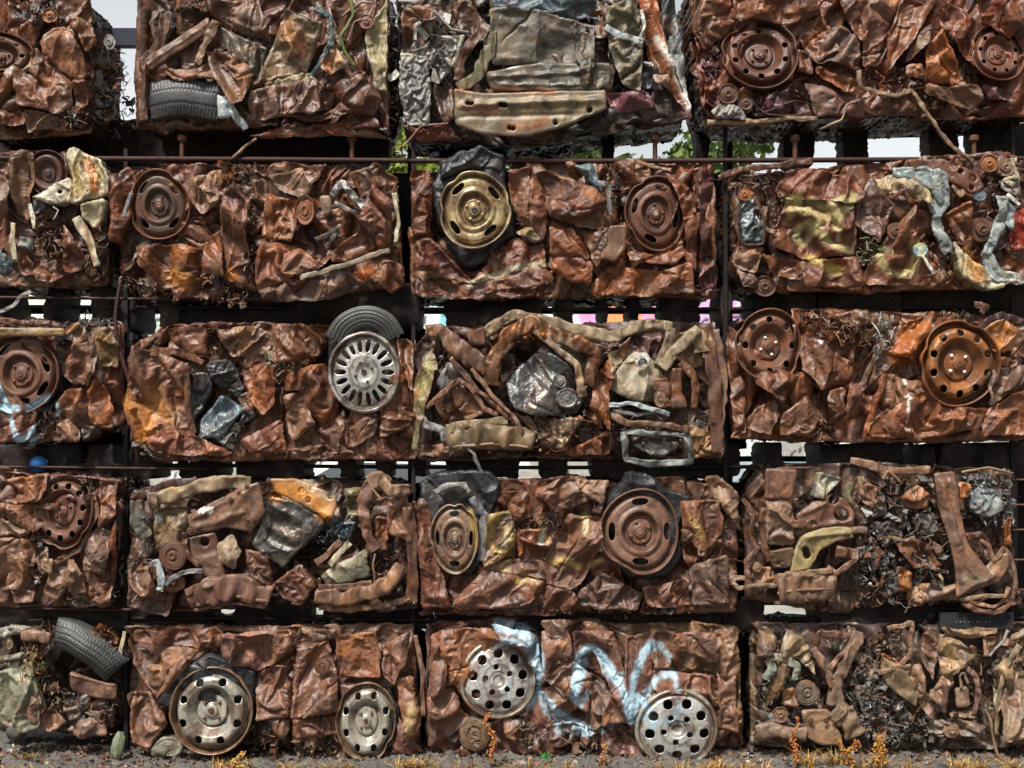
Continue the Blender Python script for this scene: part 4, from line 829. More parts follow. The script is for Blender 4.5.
T = (400, 300, 3.057)
paint('300,130 350,90 400,120 440,110', 18, 'orange', .6, 6, T=T); paint('480,130 560,200', 16, 'cream', .5, 6, T=T); paint('60,300 80,240 90,190', 14, (.36, .34, .14), .8, 6, T=T); paint('50,290', 20, 'orange', .8, 6, T=T)
c = Car(T, '45,130 110,80 300,95 560,70 820,75 960,80 975,300 970,475 900,490 680,480 450,470 200,480 60,475 38,300', 'crushed car showing exhaust pipes, a grey engine cover and a khaki tank', seed=23, base=(.075, .042, .03), d=-7)
c.fill(6, 4, d=(-5, -1))
c.tube('258,105,6 300,70,8 350,48,8 430,58,8 540,92,8 640,113,8 720,82,8 780,74,8 832,82,7', [17, 19, 19, 18, 19, 20, 18, 17, 15], name='exhaust_pipe', base=(.26, .20, .13))
c.tube('832,85,8 812,150,8 788,200,7', 16, name='exhaust_pipe', base=(.24, .19, .13)); c.tube('800,208,9 830,165,9 872,125,9 912,90,8', 18, name='exhaust_pipe', base=(.28, .23, .15))
c.tube('80,95,5 120,90,6 170,140,7 235,190,7 265,215,6', [20, 25, 30, 32, 26], name='exhaust_pipe', base=(.14, .07, .045)); c.tube('210,120,7 262,112,8', [30, 27], name='bellows', base='brown')
c.strap('278,262,8 290,180,9 335,110,10 400,75,10 470,105,10 540,130,10 600,165,9 570,262,8', 24, flat=.5, base=(.17, .08, .04), name='metal_strip', mat=M_BARE); c.strap('400,80,11 470,140,11 540,200,11 560,300,10', 12, flat=.4, base=(.3, .2, .13))
c.panel('318,245 420,150 500,180 545,240 562,300 540,350 440,357 350,335', d=8, base=(.10, .11, .115), mat=M_BARE, sh=6, sc=1.6, amp=.3, fs=.38, fine=.05, rough=.36, pleats=2, name='engine_cover', ribs='380,170,500,330,9,1 400,150,420,330,-6,.8')
c.wheel(490, 250, 19, 19, 'disc', 0, d=11, base='grey', name='disc', dark=False, mat=M_BARE); c.wheel(510, 300, 36, 32, 'can', 0, d=10, base='steel', name='disc', dark=False, mat=M_BARE)
c.panel('350,342 440,358 560,362 500,462 440,442', d=7, base=(.22, .15, .1), sh=5, sc=.3, mat=M_BARE); c.panel('420,350 480,400 470,460 430,440', d=8, base='dark', sh=4, sc=.2)
c.panel('600,222 710,100 692,180 640,280 642,405 580,330', d=7.5, base=(.22, .085, .035), sh=2, sc=.4); c.panel('500,460 640,400 660,440 640,472 520,475', d=5, base=(.19, .07, .035), sh=1, sc=.3); c.panel('560,280 590,230 620,400 560,350', d=5, base='rust')
c.panel('652,210 700,140 800,190 790,310 722,312 640,270', d=9, base=(.25, .215, .145), amp=.35, sh=6, name='tank', fs=.12, bow=4, var=.4); c.panel('640,160 700,140 650,230 640,260', d=7, base='khaki')
o = c.wheel(741, 182, 23, 22, 'can', 0, d=11.5, base='white', name='round_sticker', dark=False, deep=.15); c.tube('728,190,12 736,178,12 750,180,12 755,188,12 730,190,12', 2.2, name='printed_mark', base='black')
c.tube('795,240,7 810,330,7', [30, 28], name='cylinder', base=(.17, .06, .03)); c.tube('840,210,7 852,330,7', [22, 26], name='cylinder', base=(.15, .06, .03)); c.wheel(795, 300, 18, 28, 'pulley', 0, d=10, base='tan', name='pulley', dark=False)
c.strap('935,75,6 958,250,7 972,470,6', 20, base='brown'); c.strap('900,130,7 925,110,7 930,160,7', 30, base='khaki'); c.strap('960,90,5 985,250,5 970,420,5', 16, base='dust'); c.tube('860,190,7 900,240,7 900,330,7', 14, base='rust')
c.panel('700,420 860,420 870,490 700,485', d=4, base='black', sh=6, name='dark_recess_liner') if 0 else None
c.tube('684,402,8 780,408,9 875,415,8 888,495,8 785,498,8 692,488,8 684,402,8', 11, name='window_frame', base=(.13, .14, .14), mat=M_RUBBER, flat=.6, n=3); c.panel('712,442 850,430 862,445 800,482 760,470', d=4, base='grey', sh=6, name='dented_scoop')
c.tube('640,350,8 700,378,9 820,382,9 880,400,8', 12, name='hose', base=(.16, .09, .055)); c.tube('640,322,9 700,315,10 760,330,10 825,350,9', 8, name='hose', base='pale'); c.tube('650,335,8 720,350,8 800,340,8', 6, name='hose', base='steel')
c.panel('40,330 52,220 100,140 112,200 85,300 60,402', d=6, base=(.17, .12, .06), sh=2, sc=.3); c.panel('108,252 150,188 222,230 200,272 130,292', d=5, base='grey', sh=6); c.panel('100,300 180,250 282,340 200,370 130,372', d=3, base='dark', sh=6)
c.tube('78,332,8 130,285,8 180,245,8 225,280,8 255,330,8 302,352,8', 8, name='rod', base=(.19, .095, .06)); c.tube('155,178,8 230,268,9 335,362,8', 8, name='rod', base='brown'); c.tube('218,208,9 280,290,9 350,360,9 382,430,8', 7, name='rod', base='dust'); c.tube('170,190,8 240,275,8 300,330,8', 6, name='rod', base='dark')
c.tube('150,432,5 220,420,7 300,415,7 408,428,5', [40, 50, 48, 34], flat=.7, name='muffler', base=(.17, .12, .065)); c.strap('140,395,9 230,375,10 330,368,9', 12, base='khaki'); c.tube('160,450,10 280,440,11 400,450,9', 5, name='rib', base='tan')
c.tube('178,400,10 195,440,10 225,470,9 248,530,5', 6, name='hose', base='pale'); c.tube('60,340,7 80,380,7 130,400,8 140,430,8', 14, base='grey'); c.tube('45,460,6 60,350,6 50,260,5', 12, base='olive')
c.panel('60,440 160,440 200,480 60,475', d=4, base=(.14, .07, .05)); c.panel('860,380 960,400 968,470 900,485', d=5, base=(.22, .13, .07), sh=4, sc=.3); c.panel('850,100 935,90 930,200 870,220', d=4, base=(.2, .12, .06), sh=4, sc=.3)
c.scrap('60,100 300,200 300,400 80,380', 80, d=(-2, 6), cols=('dark', 'brown', 'tan')); c.scrap('560,300 960,330 960,470 560,460', 130, d=(-2, 7), cols=('dark', 'steel', 'rust', 'tan', 'grey')); c.scrap('400,360 560,350 520,470 380,460', 60, d=(5, 9), cols=('tan', 'dark', 'steel', 'orange'))
c.done()

T = (715, 295, 3.314)
paint('617,284 617,296', 9, 'white', .95, 1.5, T=T); paint('612,340 626,344', 5, 'white', .9, 1.5, T=T); paint('620,335 619,420', 4, 'white', .85, 1.2, T=T); paint('641,175 645,212', 4, 'white', .8, 1.2, T=T); paint('338,158', 11, 'white', .95, 1.5, T=T); paint('615,445 630,448', 4, 'white', .8, 1.5, T=T)
paint('660,120 640,180 600,200', 50, (.34, .10, .02), .75, 10, T=T)
c = Car(T, '45,120 100,65 260,55 560,55 750,60 800,70 1050,90 1050,470 900,475 700,480 480,475 250,475 65,465 50,300', 'crushed orange-brown car with two round-holed steel wheels, third row', seed=24, base=(.175, .066, .032))
c.fill(7, 4, skip='808,228,120 190,150,80')
c.wheel(178, 168, 112, 122, 'steel', 8, d=4.5, base=(.14, .06, .035), face=(.15, .065, .038), nutcol='white', ang=0, hub='brown', hs=.075, hr=.66)
c.wheel(808, 228, 134, 142, 'steel', 10, d=8, base=(.22, .085, .03), face=(.26, .105, .035), lip=(.16, .065, .03), nutcol='white', ang=18, hub='brown', hs=.07, hr=.66, rough=.36)
for p, dd, b in (('118,213 200,235 288,267 222,362 132,292', 7.5, 'rust'), ('45,112 80,180 102,300 92,465 55,442', 6, 'rust'), ('100,442 130,380 200,345 217,400 172,465', 6, 'rust'), ('285,130 372,128 402,200 352,322 292,242', 7, (.15, .065, .04)),
                 ('395,202 492,240 442,302 382,282', 7, (.16, .065, .035)), ('380,312 442,300 422,402 370,372', 6.5, 'rust'), ('420,422 490,310 482,402', 6, 'rust'), ('490,475 545,262 602,260 575,380 532,462', 7.5, (.2, .07, .032)), ('440,300 540,160 560,170 480,330 430,400', 8, (.12, .055, .04)),
                 ('545,392 690,312 762,372 902,372 882,442 700,475 520,475 500,442', 7.5, (.2, .075, .034)), ('540,260 600,270 690,285 690,315 550,390', 7, 'rust'), ('570,192 640,92 730,52 702,132 642,212', 7.5, (.26, .075, .022)), ('895,105 960,72 1010,112 1000,180 930,192', 9, (.30, .12, .035)),
                 ('900,382 1040,300 1040,465 880,465', 7.5, (.19, .075, .04)), ('395,62 490,45 552,75 540,105 420,95', 6, 'dust'), ('600,60 740,55 745,90 650,100', 6, 'dust'), ('215,400 300,330 380,420 330,470 210,465', 7, 'rust'), ('945,205 1010,215 1000,245 950,240', 9, (.2, .09, .045)), ('900,250 1040,230 1040,300 900,370', 6, (.2, .09, .05))):
    c.panel(p, d=dd, base=b, fs=.2, sc=.65)
c.scrap('275,65 500,85 520,120 490,180 300,130', 170, d=(3, 8), cols=('tan', 'dust', 'rust', 'dark', 'orange')); c.scrap('515,65 585,80 565,170 515,215', 90, d=(5, 9), cols=('white', 'grey', 'silver', 'khaki'), size=(.01, .03)); c.scrap('210,440 400,420 400,475 210,475', 60, d=(1, 5), cols=('dark', 'rust'))
c.strap('875,110,9 905,85,10 960,65,10 1020,90,9', 10, base='dark'); c.strap('560,150,8 520,230,8 480,300,8 430,390,7', 9, base='dust'); c.tube('880,60,6 900,40,6 860,30,6', 12, base='brown'); c.scrap('740,60 880,70 870,110 760,80', 30, d=(-1, 3), cols=('dark', 'tan'))
c.done()

# ================================================================ fourth row
T = (0, 460, 4.515)
c = Car(T, '-80,65 220,55 330,60 440,60 540,95 545,200 505,630 480,650 260,650 -80,655', 'crushed brown car with a round-holed steel wheel, leftmost in the fourth row', seed=31, base=(.15, .07, .048))
c.fill(5, 3, skip='285,230,130')
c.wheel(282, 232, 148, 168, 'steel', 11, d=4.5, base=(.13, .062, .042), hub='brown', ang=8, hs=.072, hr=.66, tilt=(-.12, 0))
for p, dd, b in (('-20,95 210,55 222,120 180,190 -20,205', 8, (.2, .1, .07)), ('-20,192 212,208 202,292 140,330 -20,252', 9, (.17, .085, .055)), ('440,72 530,92 522,250 445,322 440,180', 6.5, (.19, .09, .06)), ('370,402 430,300 502,330 472,520 380,502', 7, (.18, .085, .055)),
                 ('-20,352 90,350 142,580 -20,592', 7.5, (.19, .09, .06)), ('50,572 152,590 142,645 60,645', 7, (.2, .08, .04)), ('180,602 260,430 300,460 300,560 260,645', 7, (.16, .075, .05)), ('290,420 372,500 392,600 310,602', 7.5, 'dust'), ('400,540 502,560 502,645 400,640', 6, 'red'),
                 ('95,342 150,372 162,480 110,482', 7, 'rust'), ('500,330 530,260 520,500 480,560', 4, 'red'), ('160,440 210,400 240,480 190,520', 7, 'dust'), ('-20,250 140,330 100,350 -20,350', 8, 'dust')):
    c.panel(p, d=dd, base=b, sc=.6)
c.tube('205,208,9 250,215,10 268,212,10', [12, 18, 22], name='spindle', base='brown'); c.scrap('100,350 200,350 260,440 180,600 130,560', 70, d=(2, 7)); c.scrap('380,90 440,90 440,230 400,200', 60, d=(2, 6), cols=('tan', 'dust', 'dark')); c.scrap('260,600 520,600 500,650 260,645', 70, d=(-2, 4))
c.strap('395,90,5 440,230,6 360,400,6 240,470,5', 10, base='dust'); c.flat('190,440 240,450 230,520 180,490', d=9, base='tan')
c.done()

T = (100, 460, 3.2)
paint('325,150 330,165 336,152 342,165', 4.5, 'white', .95, 1, T=T); paint('346,150 346,166 346,150 353,158 360,150 360,166', 4, 'white', .95, 1, T=T); paint('374,150 365,154 372,160 364,166', 4, 'white', .95, 1, T=T); paint('190,180 195,190', 12, 'white', .8, 3, T=T)
paint('560,110 580,120', 22, 'orange', .9, 5, T=T); paint('600,90 700,110 730,170', 34, (.62, .26, .05), .85, 8, T=T); paint('660,70 740,120', 14, 'cream', .7, 5, T=T); paint('500,170 470,270', 10, 'tan', .6, T=T)
c = Car(T, '95,115 200,78 460,62 700,68 900,62 990,95 1003,300 1005,455 850,465 650,465 500,475 300,480 200,480 100,450 82,350', 'crushed car with an orange-edged grey floor plate and brown suspension bracket', seed=32, base=(.08, .045, .032), d=-8)
c.fill(6, 3, d=(-6, -2))
c.tube('182,122,7 240,112,8 320,85,8 400,72,8 482,72,7', [18, 26, 27, 27, 20], name='exhaust_pipe', base=(.27, .2, .12)); c.tube('105,130,3 200,85,4 310,68,4', 18, name='exhaust_pipe', base='dark'); c.tube('160,128,8 185,125,8', [34, 30], name='pipe', base='tan')
c.flat('272,180 330,150 450,88 510,68 532,170 482,232 400,215 290,242', d=8.5, base=(.14, .075, .052), name='suspension_bracket', ribs='300,220,470,165,12,1.4 290,190,430,120,8,.8 460,100,500,200,10,1', seed=41)
for x, y, r in ((418, 127, 9), (465, 187, 11), (292, 226, 14), (470, 85, 8), (445, 105, 7), (540, 66, 9)): c.wheel(x, y, r, r, 'disc', 0, d=10.5, base='brown', name='bolt', dark=False)
c.flat('268,252 370,230 402,380 352,386 300,330', d=7, base=(.12, .06, .04), name='bracket', holes='335,263,15'); c.panel('372,270 420,235 452,292 432,352 382,322', d=8.5, base=(.24, .17, .12), sh=6, rough=.3)
c.panel('165,160 270,150 282,200 262,272 170,302', d=6.5, base=(.17, .125, .075), sh=6, name='motor_housing', bow=4, fs=.1); c.wheel(232, 306, 44, 46, 'drum', 0, d=10, base='brown', name='pulley', dark=False); c.wheel(236, 392, 36, 32, 'drum', 0, d=6, base=(.16, .06, .035), name='pulley', dark=False); c.wheel(160, 352, 26, 36, 'pulley', 0, d=6, base='brown', name='pulley', dark=False)
c.panel('480,272 550,115 620,130 702,180 722,212 580,347 560,330', d=9, base=(.11, .11, .10), sh=6, sc=1.2, amp=.3, fs=.14, pleats=0, name='floor_plate', ribs='560,150,680,210,14,1.5 530,210,640,260,14,1.5 520,250,610,300,9,1 520,260,560,140,8,1', mat=M_BARE, rough=.42)
c.flat('545,57 620,58 750,110 757,150 745,187 690,170 600,122 560,100', d=11, base=(.27, .13, .055), name='floor_plate_edge', var=2., holes='645,98,7 665,128,8 678,90,6 735,118,7'); c.wheel(662, 218, 16, 16, 'disc', 0, d=11.5, base='steel', name='bolt', dark=False)
c.tube('285,445,6 360,420,8 440,408,8 545,440,5', [30, 50, 52, 36], flat=.6, name='muffler', base=(.15, .07, .048)); c.strap('275,425,9 360,392,11 480,378,9', 12, base='dust'); c.tube('310,465,9 420,435,11 540,455,8', 6, name='rib', base='dust'); c.tube('300,480,7 420,460,9 530,470,7', 6, name='rib', base='brown')
c.panel('458,290 540,288 552,400 510,410 480,360', d=7, base='brown', sh=4, sc=.25); c.panel('545,402 640,330 692,400 640,470 565,432', d=7.5, base=(.12, .055, .04), sh=4, sc=.22, name='foil_sheet')
c.panel('700,372 760,330 850,290 862,380 722,402', d=8, base=(.23, .215, .15), name='canister', amp=.2, fs=.08, bow=4, var=.5); c.tube('700,408,8 780,408,9 870,395,8', 12, base='brown')
c.tube('690,432,8 780,440,9 870,428,9 930,390,9 962,335,8', [24, 28, 30, 28, 22], name='exhaust_pipe', base=(.19, .105, .065)); c.tube('700,470,5 820,478,6 930,462,6 990,440,5', 12, base='dust')
c.tube('875,62,8 852,110,8 846,170,8 852,240,8 880,290,7', [20, 24, 20, 20, 18], name='pipe', base=(.17, .085, .055)); c.tube('860,75,9 890,62,9 930,95,9 990,95,8', [22, 26, 22, 20], name='pipe', base=(.24, .15, .10)); c.wheel(905, 65, 28, 20, 'can', 0, d=7, base='dust', name='disc', dark=False); c.tube('870,90,10 900,130,10', 5, name='rod', base='tan')
c.panel('915,140 985,95 995,260 925,242', d=6.5, base=(.19, .10, .07)); c.strap('985,150,7 1000,300,7 998,460,6', 18, base='brown'); c.panel('880,180 925,180 920,290 885,300', d=6, base='rust')
c.strap('800,265,9 765,300,9 735,335,8', 10, base='cream'); c.strap('770,260,8 720,310,8 690,330,7', 10, base='dust'); c.scrap('690,190 810,190 800,270 700,290', 60, d=(3, 7), cols=('blue', 'pale', 'steel', 'black'), mat=M_BARE); c.panel('735,185 820,200 800,262 740,240', d=4, base='blue', sh=4, sc=.2, mat=M_BARE)
c.panel('88,340 130,300 150,330 202,455 110,450', d=6.5, base=(.15, .075, .05)); c.strap('122,130,6 120,190,7 150,250,7', 22, base=(.09, .085, .07)); c.tube('210,400,8 260,360,9 330,355,9', 9, base='steel'); c.strap('175,320,7 200,380,8 190,420,7', 10, base='pale')
c.scrap('90,280 290,260 260,470 110,450', 90, d=(1, 7), cols=('dark', 'dust', 'grey', 'cream')); c.scrap('640,380 720,380 720,470 640,470', 40, d=(0, 5)); c.scrap('860,280 990,280 990,440 880,400', 60, d=(0, 5), cols=('dark', 'rust', 'dust')); c.tube('880,300,8 875,340,8 880,400,8', 4, name='cable', base='tan')
c.tube('270,230,9 275,300,9 320,340,8', 9, base='brown'); c.panel('780,90 850,90 840,180 790,170', d=3, base='olive')
c.done()

T = (400, 460, 2.968)
for q, w in (('300,150 275,180 262,235', 14), ('320,200 332,250 312,320', 12), ('270,255 315,285', 8), ('425,165 418,215 440,240', 9), ('545,165 550,210', 12), ('345,355 400,350', 8), ('455,300 485,292 530,318', 12), ('565,310 595,292', 10), ('855,172 888,225', 9), ('215,150 230,260', 10)): paint(q, w, (.46, .33, .11), .75, 4, T=T)
paint('425,205 415,245', 12, 'white', .7, T=T); paint('550,180 545,205', 14, 'cream', .8, T=T); paint('320,205 312,245', 12, 'cream', .8, T=T)
paint('330,435 380,440 420,425', 9, 'grey', .5, T=T)
c = Car(T, '45,110 150,65 300,65 500,60 640,60 900,60 990,100 998,200 985,440 800,445 500,450 70,450 45,300', 'crushed car with two tyre-wrapped wheels and dull yellow paint marks between them', seed=33, base=(.15, .066, .042))
c.fill(7, 4, skip='160,240,90 712,210,120')
c.rubber('55,70 95,35 180,28 270,32 300,70 298,110 255,190 250,300 215,345 160,345 120,320 95,230 85,150 60,110', d=4.5, amp=.35, sc=.6); c.tube('102,95,8 140,75,9 185,70,9 205,95,9', 8, name='tyre_bead', base='grey', mat=M_RUBBER); c.strap('215,110,8 250,170,8 240,300,7', 12, base='steel', name='tyre_bead', mat=M_RUBBER)
c.wheel(162, 232, 70, 105, 'slot', 4, d=8.5, base=(.15, .10, .065), face=(.19, .125, .085), lip=(.26, .215, .15), hub='grey', ang=90, rough=.38, bend=.05)
c.rubber('600,160 615,110 645,75 672,30 740,38 785,85 862,105 830,200 838,300 790,350 680,352 620,300 598,240', d=5, amp=.35, sc=.6, ribs='640,120,680,60,9,1 680,60,760,75,9,1')
c.wheel(712, 212, 116, 124, 'slot', 4, d=9, base=(.15, .085, .06), face=(.17, .095, .066), lip=(.12, .07, .05), hub=(.2, .12, .09), ang=0, rough=.38)
for p, dd, b in (('388,92 510,42 562,122 500,152 400,112', 8, (.17, .08, .055)), ('505,55 622,62 602,130 560,112', 7, 'dust'), ('300,100 382,90 392,170 340,182', 7, 'rust'), ('252,160 330,145 348,240 300,300 250,332', 7, (.17, .1, .045)), ('345,205 472,200 422,302 350,292', 8, (.15, .06, .035)),
                 ('430,290 500,160 600,168 600,240 560,332 520,392 430,372', 7, (.17, .08, .05)), ('520,402 600,330 732,402 702,445 540,440', 7, (.18, .075, .045)), ('828,120 952,118 962,220 900,292 840,202', 7, (.18, .075, .04)), ('860,312 972,280 978,435 870,438', 7, (.17, .07, .04)), ('720,382 850,350 872,438 740,440', 7, (.17, .07, .045)),
                 ('50,112 95,120 112,300 152,438 60,438', 6, (.15, .06, .04)), ('150,430 240,330 332,340 432,360 410,440 200,440', 7.5, (.15, .068, .042)), ('430,372 520,392 540,442 430,445', 7, (.15, .065, .04)), ('835,200 860,210 905,300 860,320 840,300', 6, 'rust'), ('905,50 945,40 1000,100 1012,215 940,115', 8, (.24, .15, .09)), ('240,330 300,300 350,290 430,300 430,360 330,340', 6, 'dust')):
    c.panel(p, d=dd, base=b, sc=.6)
c.flat('884,240 905,238 906,286 883,286', d=9, base='tan', name='metal_tag', holes='894,250,4 893,274,4'); c.tube('1024,350,3 995,345,4 985,365,4 1000,382,4 1024,378,3', 6, name='hook', base='tan')
c.scrap('330,150 500,160 480,210 340,210', 60, d=(3, 8), cols=('dark', 'rust', 'tan', 'black')); c.scrap('940,100 1000,150 1000,400 960,380', 40, d=(0, 4), cols=('dark', 'rust')); c.scrap('100,430 900,430 900,450 100,450', 90, d=(0, 5))
c.done()

T = (725, 450, 3.425)
paint('800,430 860,440', 14, 'cream', .5, 6, T=T)
c = Car(T, '85,150 140,70 280,66 430,60 700,75 980,85 998,150 998,505 900,530 700,540 450,540 160,530 78,495 72,380', 'crushed car spilling shredded engine scrap, rightmost in the fourth row', seed=34, base=(.10, .062, .045), d=-7, sh=8)
c.fill(6, 3, d=(-6, -2))
c.flat('140,65 247,65 232,167 140,167', d=7, base=(.16, .075, .048), name='sheet_bracket'); c.panel('140,175 232,172 242,332 142,322', d=7, base=(.22, .14, .095), sh=1, sc=.4, name='crumpled_duct'); c.tube('130,170,5 128,250,5 135,330,5 150,380,5', 14, base='brown'); c.tube('190,340,6 200,400,6', [45, 34], name='duct', base=(.16, .10, .055))
c.panel('300,160 325,75 400,95 372,140 330,165', d=7, base=(.27, .27, .23), name='aluminium_bracket', ribs='320,140,360,90,9,1')
c.flat('240,225 300,180 372,150 432,180 445,215 440,262 330,265 270,292', d=8, base=(.15, .075, .05), name='control_arm', holes='375,170,17 398,222,22 410,222,18', ribs='260,270,430,240,10,1.2 260,220,350,180,8,1')
c.flat('222,425 240,340 265,290 340,265 440,263 442,302 380,315 330,342 290,410', d=9, base=(.30, .24, .115), name='control_arm', holes='277,345,13 281,360,13', ribs='275,300,430,282,8,1.2')
c.tube('435,272,9 485,275,9', [14, 10], name='rod', base='tan'); c.tube('380,350,6 450,355,6', [24, 20], base='brown'); c.tube('230,250,8 280,255,9 310,240,9', 16, base='brown')
c.tube('180,480,6 260,470,7 375,470,6', [56, 60, 54], flat=.6, name='muffler', base=(.19, .115, .075)); c.strap('180,435,10 260,425,11 370,412,10', 10, base='tan', name='seam'); c.tube('180,490,10 260,480,11 375,475,10', 6, name='seam', base='dust'); c.tube('170,525,8 260,515,9 375,512,8', 7, name='seam', base='dust')
c.tube('178,468,8 110,462,8 50,472,7 30,458,7 35,440,7 70,440,7', 8, name='hook', base=(.27, .18, .12)); c.tube('350,400,8 380,420,8 440,380,8 450,340,8', 11, base='dust'); c.wheel(205, 385, 42, 18, 'pulley', 0, d=7, base='tan', name='duct_rim', dark=False)
c.tube('60,170,2 100,220,3 85,290,3 110,340,3', 9, base='brown'); c.tube('120,330,7 75,380,7 80,440,7', 9, base='dust'); c.wheel(110, 400, 16, 18, 'pulley', 0, d=7, base='tan', name='bracket', dark=False); c.panel('85,400 160,400 175,460 110,465', d=6, base='dust', sh=1, sc=.3)
c.scrap('440,100 720,90 770,300 760,400 700,535 440,535 450,420 470,300', 430, d=(-1, 7), cols=('brown', 'steel', 'grey', 'dust', 'tan', 'grey', 'rust'), size=(.018, .055)); c.scrap('440,250 600,250 560,470 440,460', 200, d=(3, 7), cols=('grey', 'silver', 'steel', 'dark'), mat=M_BARE, size=(.01, .028))
c.scrap('800,80 985,95 985,270 830,230', 190, d=(0, 6), cols=('grey', 'steel', 'pale', 'dark'), size=(.012, .03)); c.panel('835,160 880,120 950,140 950,215 890,232 840,205', d=6, base=(.20, .23, .24), sh=4, sc=.2, name='crushed_casting')
for p, dd, b in (('600,162 660,120 702,150 700,202 620,205', 8, (.27, .12, .06)), ('578,322 640,305 700,320 752,400 650,410 610,370', 8, (.24, .11, .065)), ('480,110 530,130 510,200 470,180', 8, 'orange'), ('800,110 840,115 835,165 805,165', 8, 'orange'), ('700,300 755,330 750,390 720,350', 7, 'brown'), ('590,400 640,420 640,480 600,490', 7, 'orange'), ('620,480 700,450 690,530 640,540', 6, 'dust')):
    c.panel(p, d=dd, base=b, sh=4, sc=.4)
for p, dd in (('470,150 540,140 560,220 500,240', 5), ('500,250 590,240 610,310 540,330', 5), ('450,330 520,330 540,410 470,420', 5), ('530,420 620,400 640,470 560,500', 5), ('650,220 720,210 730,280 660,300', 5)): c.panel(p, d=dd, base=(.11, .10, .095), sh=4, sc=.22, name='ash_caked_scrap', mat=M_RUST, rough=.7, skirt=4)
c.flat('715,80 790,72 808,200 835,325 925,440 850,470 790,505 790,400 765,300 730,180', d=9, base=(.18, .10, .07), name='suspension_arm', ribs='735,90,800,330,14,2 800,330,860,440,10,1 770,90,815,300,-6,1.2'); c.flat('660,497 800,455 880,420 930,360 972,350 975,400 940,450 800,505 680,525', d=7, base=(.20, .12, .08), name='suspension_arm', ribs='700,505,930,420,14,2')
c.tube('860,300,6 905,330,7 920,380,7 955,335,7 985,380,6 992,450,6 985,510,6', 8, name='pipe', base='dust'); c.tube('800,512,7 900,500,8 960,500,8 975,470,7', 8, name='pipe', base='tan'); c.tube('830,300,5 870,290,6 900,330,6', 14, base='brown'); c.panel('960,240 992,230 995,340 970,330', d=7, base='orange', sh=1)
c.tube('812,520,6 860,550,7 920,558,7 975,530,6', 10, base='brown'); c.tube('820,505,6 870,530,7 920,536,7 965,515,6', 9, base='dust')
c.tube('430,35,0 500,55,3 560,72,5 700,70,5', [14, 20, 16, 14], base=(.2, .11, .07)); c.tube('460,90,8 470,150,8 520,180,8', 7, name='rod', base='tan'); c.tube('540,100,8 560,70,8 600,110,8', 6, name='rod', base='dust'); c.tube('430,110,7 420,160,7 450,200,7', 12, base='olive'); c.tube('560,300,9 620,310,9 650,300,9', 7, name='rod', base='tan'); c.tube('520,330,8 518,400,8', 9, name='spring', base='brown')
c.tube('85,165,3 140,100,4 180,65,5 300,62,5', 6, name='rod', base='brown'); c.tube('810,75,5 900,62,5 985,80,4', 5, name='rod', base='tan')
c.done()

# ================================================================ bottom row
T = (0, 610, 4.86)
paint('40,320 130,300', 26, (.42, .44, .33), .7, 10, T=T); paint('20,90 100,110', 16, 'grey', .5, T=T)
c = Car(T, '-80,90 150,70 380,70 560,120 588,400 560,590 400,640 150,610 -80,620', 'crushed car with a worn black tyre jutting from its hollow end, bottom left corner', seed=41, base=(.11, .07, .05), d=-9, dents='430,330,170,150,-9')
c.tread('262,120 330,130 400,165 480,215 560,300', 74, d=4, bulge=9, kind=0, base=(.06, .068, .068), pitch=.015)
c.flat('345,295 420,325 500,352 562,362 555,442 480,435 400,410 345,385', d=3, base=(.19, .10, .07), name='rim_band', ribs='350,310,560,370,6,.8')
for p, dd, b in (('-20,300 130,262 180,330 212,420 210,560 120,600 -20,560', 7, (.17, .175, .125)), ('-20,232 110,205 122,240 -20,272', 7, (.16, .16, .12)), ('-20,100 60,75 165,78 100,112 -20,152', 7, (.30, .28, .21)), ('100,400 205,420 205,570 120,600', 8, (.18, .11, .08)), ('30,540 100,560 120,610 40,605', 7, (.2, .10, .07)),
                 ('180,542 250,450 322,560 240,592', 7.5, (.22, .13, .09)), ('310,590 400,530 500,540 522,610 390,630', 6, (.21, .13, .10)), ('400,500 540,480 550,560 480,560', 4, 'dust'), ('320,470 390,460 400,540 340,550', 4, 'brown'), ('380,75 560,130 560,200 440,120', 2, 'brown')):
    c.panel(p, d=dd, base=b, sc=.6)
c.tube('110,128,7 180,125,8 245,140,7', [24, 30, 26], base=(.22, .13, .09), name='pipe'); c.tube('150,250,8 160,330,8 215,470,7', 12, base='khaki'); c.wheel(45, 165, 18, 26, 'pulley', 0, d=6, base='khaki', name='pulley', dark=False); c.strap('605,105,3 590,170,3 572,250,2', 9, base='cream', name='trim_strip')
c.scrap('130,170 220,180 230,400 180,380', 120, d=(3, 8), cols=('orange', 'yellow', 'tan', 'dark')); c.scrap('230,340 350,400 340,500 240,480', 70, d=(0, 5), cols=('dust', 'dark', 'tan')); c.scrap('340,390 440,420 430,460 340,450', 30, d=(2, 5), cols=('pale', 'grey', 'dust')); c.scrap('160,80 260,80 240,180 130,170', 70, d=(3, 7), cols=('tan', 'dust', 'rust')); c.scrap('380,500 560,450 550,620 400,620', 90, d=(0, 5)); c.scrap('490,90 560,110 560,200 520,170', 40, d=(0, 4), cols=('orange', 'tan', 'dark'))
c.done()

